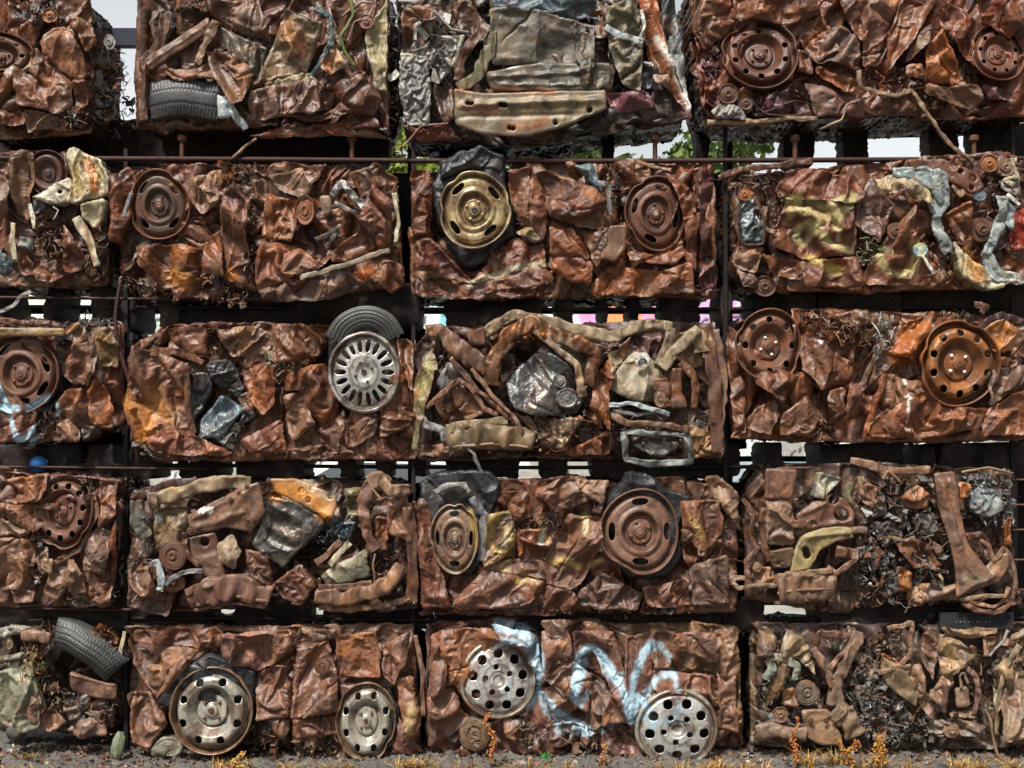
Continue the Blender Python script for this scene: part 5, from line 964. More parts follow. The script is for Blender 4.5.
T = (100, 610, 3.103)
paint('975,290 960,370', 16, (.5, .4, .2), .7, 6, T=T); paint('265,200 275,220', 10, 'grey', .4, T=T)
c = Car(T, '85,58 300,50 600,60 780,52 960,58 1000,350 985,430 700,445 560,448 400,445 130,440 82,300', 'crushed brown car with two pale steel wheels touching the gravel, second in the bottom row', seed=42, base=(.165, .082, .056))
c.fill(7, 3, skip='345,310,125 825,345,90')
c.rubber('175,290 215,210 240,190 345,128 400,160 482,190 478,300 470,350 400,440 300,440 225,340 205,305', d=8.3, amp=.35, sc=.6)
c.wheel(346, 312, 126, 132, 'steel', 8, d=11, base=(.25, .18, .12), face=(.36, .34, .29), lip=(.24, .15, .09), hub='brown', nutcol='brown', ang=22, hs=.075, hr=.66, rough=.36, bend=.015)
c.rubber('735,250 780,225 900,230 930,300 930,420 850,450 760,440', d=3, amp=.3)
c.wheel(826, 345, 92, 122, 'steel', 8, d=7, base=(.22, .16, .10), face=(.36, .34, .29), lip='tan', hub='brown', nutcol='brown', ang=22, hs=.08, hr=.66, rough=.36, bend=.05)
for p, dd, b in (('80,92 115,60 200,112 350,122 300,150 180,280 150,252 100,172', 7, (.17, .078, .052)), ('105,58 360,55 380,70 365,120 200,112 110,100', 6.5, (.18, .085, .055)), ('372,72 590,60 602,132 490,192 400,165 375,140', 8, (.18, .09, .062)), ('85,252 152,260 212,350 150,432 100,412', 7.5, (.2, .095, .06)), ('480,200 590,150 592,332 490,342', 6.5, (.17, .085, .058)),
                 ('600,112 700,92 732,202 745,320 600,332', 8, (.19, .092, .062)), ('725,82 860,62 875,202 740,220', 7.5, (.18, .088, .06)), ('870,112 960,62 955,150 912,232 880,202', 8, (.17, .08, .052)), ('922,212 970,202 998,340 985,390 940,392', 7.5, (.2, .095, .058)), ('590,340 735,328 740,388 600,402', 7, (.17, .08, .055)), ('610,60 740,58 730,92 610,112', 6, (.2, .12, .08)),
                 ('480,342 590,335 580,400 500,420', 5, (.14, .075, .055)), ('150,170 200,170 220,210 170,290 150,260', 6, 'dust')):
    c.panel(p, d=dd, base=b, sc=.75)
c.wheel(690, 176, 24, 24, 'drum', 0, d=9, base='brown', name='pulley', dark=False); c.wheel(212, 425, 48, 34, 'can', 0, d=5, base=(.26, .27, .21), name='headlight', dark=False); c.scrap('600,380 740,390 740,450 620,440', 60, d=(2, 6), cols=('dust', 'tan', 'dark')); c.scrap('440,340 560,360 560,430 450,420', 60, d=(1, 6)); c.scrap('590,60 620,60 610,330 590,330', 50, d=(3, 8), cols=('dark', 'brown'))
c.tube('980,80,6 1000,200,6 1003,330,6', 8, base='dust')
c.done()

T = (410, 610, 2.968)
for q, w, al in (('262,42 320,52 365,85 385,140 380,200', 22, .75), ('275,78 320,82 350,110 372,170', 10, .6), ('255,110 300,80', 12, .5), ('350,290 385,240 400,250 430,290 470,325 520,345', 13, .8), ('380,235 405,300 440,330', 10, .7), ('480,245 492,180 500,130 530,108 560,118 590,160 620,215 640,270 648,325', 15, .85), ('520,150 500,210 490,262 505,275 525,240', 11, .75), ('565,135 585,185 615,205 625,180', 10, .6),
                 ('655,330 650,270 662,200 680,140 700,105 715,95', 16, .85), ('640,235 680,255 705,290 712,330', 13, .8), ('650,290 700,240 730,190 775,180 785,225', 12, .7), ('700,120 740,100 770,140', 11, .6), ('520,350 560,352 600,340', 9, .6), ('430,345 470,360 540,362', 8, .6), ('680,300 720,320 760,310 800,270', 12, .55), ('290,205 300,250', 9, .5)): paint(q, w*1.15, (.40, .62, .76), al*.95, 2.6, T=T)
c = Car(T, '55,62 220,38 450,45 700,50 900,55 960,65 985,250 982,410 850,425 600,432 520,430 250,430 140,425 62,390 50,150', 'crushed brown car sprayed pale blue between two silver hole-pattern wheels', seed=43, base=(.17, .085, .058))
c.fill(7, 3, skip='262,208,110 790,340,110')
c.wheel(262, 205, 112, 116, 'cover', 9, d=5, base='silver', face='silver', lip=(.33, .29, .22), hub='grey', nuts=0, ang=10, rough=.36, bend=.02, tilt=(.05, .08))
c.wheel(791, 350, 122, 116, 'cover', 9, d=9, base='silver', face='silver', lip=(.36, .32, .25), hub='brown', nuts=0, ang=30, rough=.36, bend=.015)
for p, dd, b in (('60,72 130,52 235,52 290,90 285,110 220,132 155,255 130,222 62,252', 8, (.18, .092, .064)), ('235,42 380,72 392,202 370,190 330,120 280,100', 9, (.18, .092, .064)), ('390,62 472,68 492,150 430,202 392,182', 7.5, (.18, .09, .06)), ('480,62 602,62 642,202 600,242 540,122 490,130', 8, (.18, .09, .062)),
                 ('640,82 722,62 722,322 640,335 560,332 600,240 640,202', 9, (.18, .09, .062)), ('530,180 632,262 602,312 540,302', 7, (.2, .10, .07)), ('720,182 890,192 892,252 840,245 720,242', 8.5, (.18, .085, .058)), ('770,72 900,62 917,152 800,122', 7.5, (.17, .08, .055)), ('910,72 960,66 978,372 920,352', 7, (.18, .08, .055)),
                 ('55,252 130,225 160,300 200,350 130,400 60,350', 6, (.17, .085, .06)), ('380,240 470,200 500,290 440,330', 6.5, (.17, .085, .06)), ('395,200 480,150 540,190 530,310 500,300', 7, (.19, .10, .07)), ('60,100 110,90 110,250 60,260', 9, (.17, .085, .06)), ('400,330 560,335 560,400 420,400', 5, (.15, .08, .06)), ('725,62 790,60 780,180 725,180', 7.5, (.18, .09, .06))):
    c.panel(p, d=dd, base=b, sc=.75)
c.wheel(192, 368, 46, 50, 'drum', 0, d=7, base=(.18, .12, .07), name='headlight', dark=False); c.panel('140,330 250,340 270,400 200,430 150,400', d=4, base=(.16, .10, .07)); c.scrap('300,310 460,320 440,400 320,400', 90, d=(2, 7), cols=('pale', 'dust', 'grey', 'tan', 'dark')); c.scrap('440,330 660,340 640,410 460,410', 120, d=(1, 7), cols=('dust', 'brown', 'dark', 'tan')); c.panel('270,310 330,330 320,400 280,370', d=7, base='dust'); c.panel('480,340 550,360 520,410 470,390', d=7, base='dust')
c.done()

T = (725, 610, 3.425)
paint('330,330 340,335', 8, 'tan', .3, T=T)
c = Car(T, '110,65 300,55 470,65 600,55 700,60 1060,55 1060,460 700,475 450,475 140,478 100,445 108,250', 'crushed car of rods and shredded scrap behind tall orange weeds, bottom right', seed=44, base=(.10, .07, .052), d=-7, sh=8)
c.fill(7, 3, d=(-6, -2))
c.panel('105,160 120,70 140,58 178,90 170,172', d=6, base=(.18, .115, .07)); c.panel('180,130 212,60 290,110 312,230 262,172 190,165', d=6.5, base=(.27, .2, .12), sh=6, sc=.5); c.panel('170,170 230,165 200,250 180,300 140,350', d=5, base=(.14, .09, .05)); c.strap('145,160,8 200,165,9 245,190,9 240,240,8', 13, base=(.27, .30, .24), name='alloy_bracket'); c.strap('150,170,8 160,200,8 140,240,8', 14, base=(.26, .3, .25), name='alloy_bracket')
c.tube('310,120,6 325,80,7 400,88,7 460,85,6', 14, name='rod', base='brown'); c.tube('452,75,8 445,110,9 415,180,9 385,230,8 372,325,7', [22, 26, 22, 24, 30], flat=.6, name='control_arm', base=(.20, .135, .095)); c.tube('300,130,8 345,205,9 370,260,9', 16, name='control_arm', base=(.17, .10, .07)); c.tube('440,110,9 390,160,9 355,205,9', 10, name='rod', base='dust')
c.wheel(282, 285, 42, 42, 'drum', 0, d=9, base=(.14, .11, .085), name='pulley', dark=False); c.wheel(190, 358, 27, 27, 'pulley', 0, d=8, base='dust', name='pulley', dark=False); c.wheel(776, 412, 28, 26, 'disc', 0, d=8, base='tan', name='disc', dark=False)
c.flat('262,345 300,340 358,345 402,440 392,465 330,466 285,440', d=9, base=(.27, .17, .10), name='gearbox_cover', ribs='270,350,330,460,8,.8'); c.wheel(295, 380, 10, 10, 'disc', 0, d=10.5, base='brown', name='bolt', dark=False); c.wheel(347, 380, 10, 10, 'disc', 0, d=10.5, base='brown', name='bolt', dark=False)
c.tube('375,335,7 420,370,8 445,425,7', [36, 46, 40], flat=.7, name='duct', base=(.25, .17, .10)); c.strap('370,380,11 410,345,12 440,330,11', 7, base='tan', name='seam'); c.tube('110,425,6 170,415,7 275,425,6', [26, 30, 28], flat=.7, name='crossmember', base=(.20, .13, .09)); c.panel('200,270 240,260 250,330 200,330', d=7, base='dust', sh=4, sc=.3)
c.scrap('440,130 540,150 600,260 700,430 560,455 450,445 400,300', 400, d=(-1, 7), cols=('brown', 'steel', 'grey', 'dust', 'tan', 'grey'), size=(.018, .055)); c.scrap('440,250 560,260 640,420 460,430', 220, d=(3, 7), cols=('grey', 'silver', 'steel', 'dark'), mat=M_BARE, size=(.01, .028))
for p, dd in (('450,160 520,170 530,240 460,240', 5), ('440,260 520,250 560,330 470,350', 5), ('480,360 570,350 600,420 500,430', 5), ('580,320 640,350 660,410 600,400', 5)): c.panel(p, d=dd, base=(.12, .11, .10), sh=4, sc=.22, name='ash_caked_scrap', mat=M_RUST, rough=.7, skirt=4)
c.flat('540,160 600,190 640,240 662,290 657,332 570,272 538,222', d=8.5, base=(.25, .18, .105), name='metal_plate'); c.panel('535,150 600,170 600,200 545,185', d=9, base='orange')
c.tube('555,65,9 600,58,9 638,45,9 638,100,9 635,150,9 600,188,9 560,205,9 525,216,8', 9, name='bent_pipe', base=(.22, .14, .10)); c.wheel(632, 46, 15, 10, 'pulley', 0, d=10, base='tan', name='pipe_end', dark=False)
for p, dd, b in (('680,72 720,70 740,120 700,240 670,160', 6, (.17, .10, .07)), ('715,75 790,92 862,150 742,250 730,160', 7, (.22, .16, .105)), ('640,230 700,300 720,380 690,360 640,260', 8, 'dust'), ('700,302 780,170 792,250 740,332', 7.5, (.24, .15, .10)), ('740,62 940,62 935,80 862,97 765,90', 8, (.26, .17, .10)), ('940,252 1000,82 1050,62 1050,430 940,440', 6.5, (.20, .135, .09)), ('925,200 1000,150 990,300 930,350', 8, (.22, .17, .10)),
                 ('560,90 620,80 630,170 570,150', 5, (.12, .09, .07)), ('590,200 670,180 680,290 640,260', 6, 'dust'), ('760,350 850,345 860,370 770,372', 8, 'tan'), ('700,380 800,370 900,400 890,430 720,430', 6, (.15, .12, .10)), ('880,90 930,85 930,160 880,160', 5, 'dust')):
    c.panel(p, d=dd, base=b, fs=.2, sc=.5)
c.flat('790,272 836,262 840,330 795,336', d=9, base=(.23, .15, .11), name='metal_box'); c.tube('810,270,9 805,225,9 820,215,9 832,255,9', 6, name='rod', base='tan'); c.tube('815,190,8 850,215,9 868,270,9 855,360,8', 10, name='pipe', base=(.17, .10, .08)); c.tube('757,250,8 750,350,8', 12, name='rod', base='brown'); c.tube('970,70,8 955,105,8 925,135,8 905,158,8', 6, name='rod', base='grey')
c.tube('890,340,8 910,380,9 918,440,9 935,500,9 945,530,8', 5, name='wire', base='tan'); c.tube('930,430,7 935,300,8 960,200,8 1010,120,8', 9, name='pipe', base='khaki'); c.strap('985,300,9 1000,360,9 990,430,8', 14, base='dust'); c.wheel(972, 230, 12, 10, 'disc', 0, d=11, base='khaki', name='bolt', dark=False)
c.scrap('700,120 1030,100 1000,430 720,420', 200, d=(-1, 6), cols=('dark', 'dust', 'tan', 'grey', 'brown')); c.scrap('110,200 260,180 260,420 120,410', 110, d=(-1, 6), cols=('dark', 'grey', 'dust', 'pale')); c.scrap('440,80 600,70 560,200 460,180', 90, d=(1, 7), cols=('dark', 'dust', 'tan'))
c.done()
# ================================================================ the rack, the street behind, the ground
def boxes(lst):
    """list of (x0,x1,y0,y1,z0,z1) -> geometry"""
    out = []
    for x0, x1, y0, y1, z0, z1 in lst:
        V = np.array([(x, y, z) for x in (x0, x1) for y in (y0, y1) for z in (z0, z1)], float)
        F = np.array([(0, 1, 3, 2), (4, 6, 7, 5), (0, 4, 5, 1), (2, 3, 7, 6), (0, 2, 6, 4), (1, 5, 7, 3)]); out.append((V, F, None, (.1, .1, .1)))
    return join(out)
def box(name, b, c, mat, parent=None, rough=.5):
    V, F, F3, _ = boxes([b] if not isinstance(b, list) else b); return mesh(name, V, F, None, col(c), rough, mat, parent, smooth=False)
def simple(name, c, rough=.6, c2=None, scale=8., bump=0., metallic=0.):
    m, nt, b = nodes(name); L = nt.links.new; tc = nn(nt, 'ShaderNodeTexCoord'); n = nn(nt, 'ShaderNodeTexNoise', i_Scale=scale, i_Detail=6.); L(tc.outputs['Object'], n.inputs['Vector'])
    L(ramp(nt, n.outputs[0], [(.35, tuple(col(c))), (.65, tuple(col(c2 or c)))]), b.inputs['Base Color']); b.inputs['Roughness'].default_value = rough; b.inputs['Metallic'].default_value = metallic
    if bump:
        bu = nn(nt, 'ShaderNodeBump'); bu.inputs['Strength'].default_value = bump; bu.inputs['Distance'].default_value = .02; L(n.outputs[0], bu.inputs['Height']); L(bu.outputs[0], b.inputs['Normal'])
    return m
M_RACK = metal_mat('dark_rack_steel', speck=.3, bump=.2, spec=.25)
rack = empty('storage_rack', (0, .25, 0)); tag(rack, 'rusty dark steel rack whose posts and rails carry the stacked crushed cars', 'storage rack')
PXP = [121, 412, 728, 1019, -168]
def rbar(name, b, c='near_black', rough=.75): return box(name, b, c, M_RACK, rack, rough)
for px in PXP:
    x = (px-512)/200
    rbar('post', (x-.010, x+.010, .07, .095, 0, 3.05 if px == 121 else 3.75)); xr = x*6.5/6; rbar('post', (xr-.02, xr+.02, .47, .51, 0, 3.2))
RAILPY = [160, 306, 464, 617]            # the front rails sit just over each row
for i, py in enumerate(RAILPY):
    z = CAMZ-(py-HOR)/200; yy = 0. if i == 0 else .1; z = CAMZ+(z-CAMZ)*(DIST+yy)/DIST-(0 if i == 0 else .012)
    V, F, F3 = sweep([(-3.6, yy, z+.012), (-1.5, yy, z+.004), (0, yy, z-.006), (1.6, yy, z+.0), (3.4, yy, z+.012)], .010 if i else .013, sides=8)
    mesh('rail', V, F, F3, col('dark' if i == 0 else 'near_black'), .7, M_RACK, rack)
    rbar('rear_rail', (-3.6, 3.4, .50, .54, z+.02, z+.05), c='near_black')
# dark slabs added to block the bright row gaps; the street shows between them
WIN = [(0, 120, 165, [(388, 440), (505, 604), (614, 698), (708, 786), (814, 844), (868, 930), (957, 974)]),
       (1, 284, 328, [(2, 46), (54, 92), (108, 124), (134, 162), (176, 190), (418, 446), (540, 558), (572, 602), (606, 632), (638, 664), (698, 722), (730, 756), (813, 820), (899, 906)]),
       (2, 443, 478, [(36, 60), (76, 90), (108, 135), (148, 184), (212, 240), (298, 345), (352, 382), (386, 414), (422, 450), (515, 545), (562, 598), (737, 770), (776, 830), (900, 926), (932, 944), (966, 990), (1020, 1040)]),
       (3, 598, 630, [(197, 240), (302, 328), (754, 830), (1018, 1040)])]
for gi, y0, y1, wins in WIN:
    wins = [(a_+(b_-a_)*.12, b_-(b_-a_)*.12) for a_, b_ in wins] if gi > 1 else wins; edges = [-60]+[e for w in wins for e in w]+[1100]
    for j in range(0, len(edges), 2):
        a_, b_ = edges[j], edges[j+1]
        if b_-a_ < 3: continue
        pts = [(a_, y0), (b_, y0), (b_+2, (y0+y1)/2), (b_, y1), (a_, y1), (a_-2, (y0+y1)/2)]; q = np.array([P2W(px_, py_, -9)[[0, 2]] for px_, py_ in pts]); q[:, 1] += 0
        if gi == 0: q = np.array([P2W(px_, py_, -30)[[0, 2]] for px_, py_ in pts])
        make_sheet('gap_blocker', q, d=-9 if gi else -30, sh=6, sc=.5, amp=.3, base='near_black', rough=.75, mat=M_RACK, parent=rack, skirt=34 if gi else 14, seed=gi*31+j, step=.012, warp=1.6, var=.3)
z = CAMZ-(12-HOR)/200; rbar('top_beam', (-3.6, 3.4, .34, .40, z-.05, z+.04), c=(.03, .035, .06))
for xa, xb in ((98, 132), (398, 426), (712, 746)):     # dark plates added behind the column gaps to shut out the background
    for ya, yb in ((178, 292), (328, 450), (482, 604), (632, 752)):
        if xa == 98 and ya == 178: continue
        q = np.array([P2W(px_, py_, -36)[[0, 2]] for px_, py_ in ((xa, ya), (xb, ya), (xb, yb), (xa, yb))]); make_sheet('column_blocker', q, d=-36, sh=6, sc=.5, amp=.2, base='near_black', rough=.8, mat=M_RACK, parent=rack, skirt=3, seed=xa+ya, step=.014, var=.3)
for px in (182, 352, 655, 795, 974):     # short capped stubs under the top row
    x = (px-512)/200*1.005; z = CAMZ-(145-HOR)/200*1.005
    V, F, F3 = sweep([(x, .03, z-.085), (x, .03, z+.05)], .012, sides=8); mesh('stub', V, F, F3, col('brown'), .6, M_RACK, rack)
    V, F, F3 = sweep([(x, .03, z+.02), (x, .03, z+.045)], .024, sides=10); mesh('stub_cap', V, F, F3, col('brown'), .6, M_RACK, rack)
for px, py in ((60, 298), (60, 468), (70, 610)):  # thin cross ties at the left
    z = CAMZ-(py-HOR)/200; V, F, F3 = sweep([((px-150-512)/200, .02, z+.01), ((px+150-512)/200, .02, z-.006)], .008, sides=8); mesh('cross_tie', V, F, F3, col('dark'), .6, M_RACK, rack)
V, F, F3 = sweep([((122-512)/200, -.02, CAMZ-(280-HOR)/200), ((118-512)/200, -.03, CAMZ-(330-HOR)/200), ((136-512)/200, -.02, CAMZ-(400-HOR)/200)], .011, sides=8); mesh('tie_rod', V, F, F3, col('dark'), .6, M_RACK, rack)
for py in (480, 505, 530, 560, 590): V, F, F3 = sweep([((1012-512)/200, .0, CAMZ-(py-HOR)/200), ((1050-512)/200, .0, CAMZ-(py-1-HOR)/200)], .005, sides=6); mesh('side_rung', V, F, F3, col('brown'), .6, M_RACK, rack)
# black shelf plate with faint printed marks, right end of the fourth shelf
bp = [(735, 611), (938, 621)]
k = lambda px, py: ((px-512)/200, CAMZ-(py-HOR)/200)
a = k(938, 612); b = k(1011, 628); rbar('shelf_plate', (a[0], b[0], -.03, .0, b[1], a[1]), c='black')
for j in range(9):
    x = k(953+j*4.2, 0)[0]; z0 = k(0, 622)[1]; rbar('printed_mark', (x, x+.005+.005*(j % 2), -.033, -.0305, z0, z0+.007+.003*(j % 3)), c=(.12, .12, .12))

# ground: packed earth and gravel in front, pale concrete yard behind
def ground():
    xs = np.concatenate([[-300, -60, -12], np.linspace(-4, 4, 520), [12, 60, 300]]); ys = np.concatenate([[-60, -12, -3, -1.2], np.linspace(-.9, .35, 110), [.8, 1.5, 6, 30, 400]])
    X, Y = np.meshgrid(xs, ys); near = (np.abs(X) < 4.01) & (Y > -.95) & (Y < .4)
    Z = np.where(near, (fbm(X, Y, 2.2, 1)-.5)*.05+(fbm(X, Y, 16, 3)-.5)*.03+np.maximum(0, vnoise(X, Y, 55, 2)-.55)*.03+np.maximum(0, vnoise(X, Y, 28, 5)-.6)*.05, -.01)
    I = np.arange(X.size).reshape(X.shape); F = np.stack([I[:-1, :-1], I[:-1, 1:], I[1:, 1:], I[1:, :-1]], -1).reshape(-1, 4); V = np.stack([X, Y, Z], -1).reshape(-1, 3)
    m, nt, b = nodes('earth_and_gravel'); L = nt.links.new; tc = nn(nt, 'ShaderNodeTexCoord'); n = nn(nt, 'ShaderNodeTexNoise', i_Scale=9., i_Detail=8., i_Roughness=.7); L(tc.outputs['Object'], n.inputs[0])
    v = nn(nt, 'ShaderNodeTexVoronoi', i_Scale=70.); L(tc.outputs['Object'], v.inputs['Vector']); mx = nn(nt, 'ShaderNodeMix', data_type='RGBA', blend_type='MIX'); mx.inputs[0].default_value = .45
    L(ramp(nt, n.outputs[0], [(.3, (.014, .010, .006)), (.5, (.050, .035, .021)), (.7, (.13, .09, .045))]), mx.inputs[6]); h = nn(nt, 'ShaderNodeHueSaturation'); h.inputs['Saturation'].default_value = .25; h.inputs['Value'].default_value = .2; L(v.outputs['Color'], h.inputs['Color']); L(h.outputs[0], mx.inputs[7])
    L(mx.outputs[2], b.inputs['Base Color']); b.inputs['Roughness'].default_value = .9; bu = nn(nt, 'ShaderNodeBump'); bu.inputs['Distance'].default_value = .01; bu.inputs['Strength'].default_value = .8; L(v.outputs[0], bu.inputs['Height']); L(bu.outputs[0], b.inputs['Normal'])
    tag(mesh('ground', V, F, None, (.1, .1, .1), .9, m), kind='structure')
ground()
M_YARD = simple('pale_concrete', (.22, .22, .20), .85, (.32, .32, .29), 3., .1)
V, F, _, _ = boxes([(-60, 60, 1.6, 60, -.05, -.002)]); tag(mesh('yard', V, F, None, (.3,)*3, .8, M_YARD, smooth=False), kind='structure')
# loose gravel on the strip
def pebbles(n, name='gravel'):
    rs = np.random.default_rng(17); parts = []
    t = np.array([(0, 0, 1), (.9, 0, .4), (.28, .86, .4), (-.73, .53, .4), (-.73, -.53, .4), (.28, -.86, .4), (0, 0, -.5)])
    F3 = np.array([(0, i, i % 5+1) for i in range(1, 6)]+[(6, i % 5+1, i) for i in range(1, 6)])
    for _ in range(n):
        s = rs.uniform(.003, .011)*(2.2 if rs.random() < .04 else 1); A = rs.normal(size=(3, 3)); Q, _ = np.linalg.qr(A); x, y = rs.uniform(-2.9, 2.9), rs.uniform(-.42, .15)
        z = float((fbm(np.array([x]), np.array([y]), 2.2, 1)[0]-.5)*.05+(fbm(np.array([x]), np.array([y]), 16, 3)[0]-.5)*.03)
        v = (t*rs.uniform(.7, 1.2, t.shape))@Q*s*np.array([1, 1, .7])+np.array([x, y, z+s*.4]); g = rs.uniform(.03, .30)**1.3; parts.append((v, None, F3, (g, g*.9, g*.76)))
    V, F, F3, cc = join(parts); tag(mesh(name, V, F, F3, cc, .8, M_STONE, smooth=False), kind='stuff')
M_STONE = metal_mat('stone', speck=0, bump=.3, spec=.3)
pebbles(2600)
# flakes and bits that have dropped off the cars
rs = np.random.default_rng(23); parts = []
for _ in range(2600):
    x, y = rs.uniform(-2.8, 2.8), -abs(rs.normal())*.16+.1; L = rs.uniform(.006, .03); z = float((fbm(np.array([x]), np.array([y]), 2.2, 1)[0]-.5)*.05+(fbm(np.array([x]), np.array([y]), 16, 3)[0]-.5)*.03)+.004
    u, v = np.meshgrid(np.linspace(-.5, .5, 4), np.linspace(-.5, .5, 3)); A = np.linalg.qr(rs.normal(size=(3, 3))*np.array([1, 1, .5]))[0]; h = rs.uniform(-.5, .5)*L*np.abs(u)*2
    V = np.array([x, y, z+L*.25])+(u*L).reshape(-1, 1)*A[0]+(v*L*rs.uniform(.3, .9)).reshape(-1, 1)*A[1]+h.reshape(-1, 1)*A[2]; I = np.arange(12).reshape(3, 4)
    parts.append((V, np.stack([I[:-1, :-1], I[:-1, 1:], I[1:, 1:], I[1:, :-1]], -1).reshape(-1, 4), None, col(rs.choice(['rust', 'dust', 'dark', 'grey', 'tan', 'brown']))*rs.uniform(.5, 1.3)))
V, F, F3, cc = join(parts); tag(mesh('fallen_rust_flakes', V, F, None, cc, .6, M_RUST, smooth=False), kind='stuff')
# stones one can tell apart
def stone(px, py, rx, rz, c, label, y=-.12, seed=0, ang=0):
    rs = np.random.default_rng(seed); u, v = np.meshgrid(np.linspace(0, 2*PI, 40, endpoint=False), np.linspace(.001, PI-.001, 22)); X = np.cos(u)*np.sin(v); Y = np.sin(u)*np.sin(v); Z = np.cos(v)
    D = np.stack([X, Y, Z], -1).reshape(-1, 3); r = np.ones(len(D))
    for _ in range(12):
        nrm = rs.normal(size=3); nrm /= np.linalg.norm(nrm); q = D@nrm; r = np.minimum(r, rs.uniform(.72, .95)/np.maximum(q, 1e-3))
    r *= 1+.12*(vnoise(D[:, 0]+seed, D[:, 2]+D[:, 1], 4, 2)-.5)
    P = D*r[:, None]*np.array([rx, rx*.8, rz]); a = math.radians(ang); P = np.stack([P[:, 0]*math.cos(a)+P[:, 2]*math.sin(a), P[:, 1], -P[:, 0]*math.sin(a)+P[:, 2]*math.cos(a)], 1)
    kk = (DIST+y)/FPX; P += np.array([(px-512)*kk, y, CAMZ-(py-HOR)*kk]); I = np.arange(40*22).reshape(22, 40); F = np.stack([I[:-1], np.roll(I[:-1], -1, 1), np.roll(I[1:], -1, 1), I[1:]], -1).reshape(-1, 4)
    o = mesh('stone', P, F[:, ::-1], None, rustcol(P[:, 0]*2, P[:, 2]*2, c, seed, .3), .8, M_STONE); tag(o, label, 'stone'); return o
stone(118, 746, .032, .078, (.20, .24, .16), 'upright pale green stone on the gravel between the two left crushed cars', y=-.1, seed=3, ang=12)
stone(16, 733, .05, .05, (.07, .07, .065), 'dark lumpy stone at the left edge of the gravel', y=-.06, seed=8)
stone(160, 752, .05, .035, (.13, .13, .10), 'low grey green stone lying left of the big pale wheel', y=-.12, seed=5)

# ---------------- vegetation at the foot of the wall
M_PLANT = metal_mat('dry_plant', speck=0, bump=0, spec=.3)
def blade(o, d, L, w, bend, rs, n=5):
    t = np.linspace(0, 1, n)[:, None]; side = np.array([-d[1], d[0], 0])+1e-6; side = side/np.linalg.norm(side)
    c = o+np.array([d[0], d[1], 0])*(bend*t**2)*L+np.array([0, 0, 1])*L*(t-.25*bend*t**2); ww = w*(1-t**1.5)+.0003
    V = np.concatenate([c-side*ww, c+side*ww]); F = np.array([(i, i+1, n+i+1, n+i) for i in range(n-1)]); return V, F
def tuft(px, py, n, L, cols, label, cat, name, y=-.22, spread=.05, seed=0, group=None, w=.0018):
    rs = np.random.default_rng(seed+100); kk = (DIST+y)/FPX; x0 = (px-512)*kk; z0 = CAMZ-(py-HOR)*kk; parts = []
    for i in range(n):
        a = rs.uniform(0, 2*PI); d = np.array([math.cos(a), math.sin(a)*.6]); V, F = blade(np.array([x0+rs.normal()*spread, y+rs.normal()*.025, z0]), d, L*rs.uniform(.4, 1.1), w*rs.uniform(.6, 1.3), rs.uniform(.2, 1.1), rs); parts.append((V, F, None, col(cols[rs.integers(len(cols))])*rs.uniform(.7, 1.3)))
    V, F, F3, cc = join(parts); o = mesh(name, V, F, None, cc, .7, M_PLANT); tag(o, label, cat, group); return o
DRY = ((.42, .24, .06), (.5, .33, .10), (.30, .15, .04), (.22, .14, .06))
def weed(px, ptop, pbot, label, seed, y=-.3, cols=((.42, .16, .03), (.38, .23, .06), (.25, .08, .03)), thick=1.):
    """a dried flowering dock stem: stalk, side shoots and seed heads"""
    rs = np.random.default_rng(seed); kk = (DIST+y)/FPX; z0 = CAMZ-(pbot-HOR)*kk; z1 = CAMZ-(ptop-HOR)*kk; x = (px-512)*kk; H = z1-z0
    root = empty('dry_weed', (x, y, z0)); tag(root, label, 'weed', 'tall orange dried weeds in front of the wall')
    path = [(x+rs.normal()*.004*i, y, z0+H*i/5) for i in range(6)]; V, F, F3 = sweep(path, [.006, .003], sides=6); mesh('stalk', V, F, F3, (.28, .12, .04), .7, M_PLANT, root)
    parts = []; P = crom(path, 8)
    for i in range(int(150*thick)):
        t = rs.uniform(.15, 1); p = P[int(t*(len(P)-1))]; a = rs.uniform(0, 2*PI); r = rs.uniform(.002, .022)*thick*(1.25-t*.6); s = rs.uniform(.004, .010)*(1.1-.3*t)
        c0 = p+np.array([math.cos(a)*r, math.sin(a)*r, rs.normal()*.003]); A = np.linalg.qr(rs.normal(size=(3, 3)))[0]; q = np.array([(1, 0, 0), (0, .6, .2), (-1, 0, 0), (0, -.6, .2), (0, 0, .7), (0, 0, -.7)])*s@A+c0
        parts.append((q, None, np.array([(0, 1, 4), (1, 2, 4), (2, 3, 4), (3, 0, 4), (1, 0, 5), (2, 1, 5), (3, 2, 5), (0, 3, 5)]), col(cols[rs.integers(len(cols))])*rs.uniform(.7, 1.3)))
    V, F, F3, cc = join(parts); mesh('seed_head', V, F, F3, cc, .7, M_PLANT, root, smooth=False)
weed(795, 716, 768, 'thin red-orange dried weed left of the tan gearbox cover', 1, thick=.8, cols=((.38, .09, .03), (.40, .18, .05)))
weed(851, 740, 770, 'short bushy orange weed right below the tan gearbox cover', 2, thick=1.3); weed(880, 734, 768, 'bushy golden-orange weed, rightmost of the tall dried weeds', 3, thick=1.7, cols=((.45, .24, .05), (.36, .16, .04)))
weed(491, 712, 764, 'thin reddish dried weed below the left silver hole-pattern wheel', 4, thick=.9, cols=((.45, .14, .04), (.4, .2, .06))); weed(603, 745, 768, 'small brown dried weed left of the right silver wheel', 5, thick=.8, cols=((.35, .15, .05), (.3, .18, .08))); weed(238, 752, 768, 'very short yellow weed under the big pale steel wheel', 6, thick=1., cols=((.4, .25, .07),)); weed(842, 738, 752, 'faint low weed stem just left of the short bushy one', 7, thick=.5)
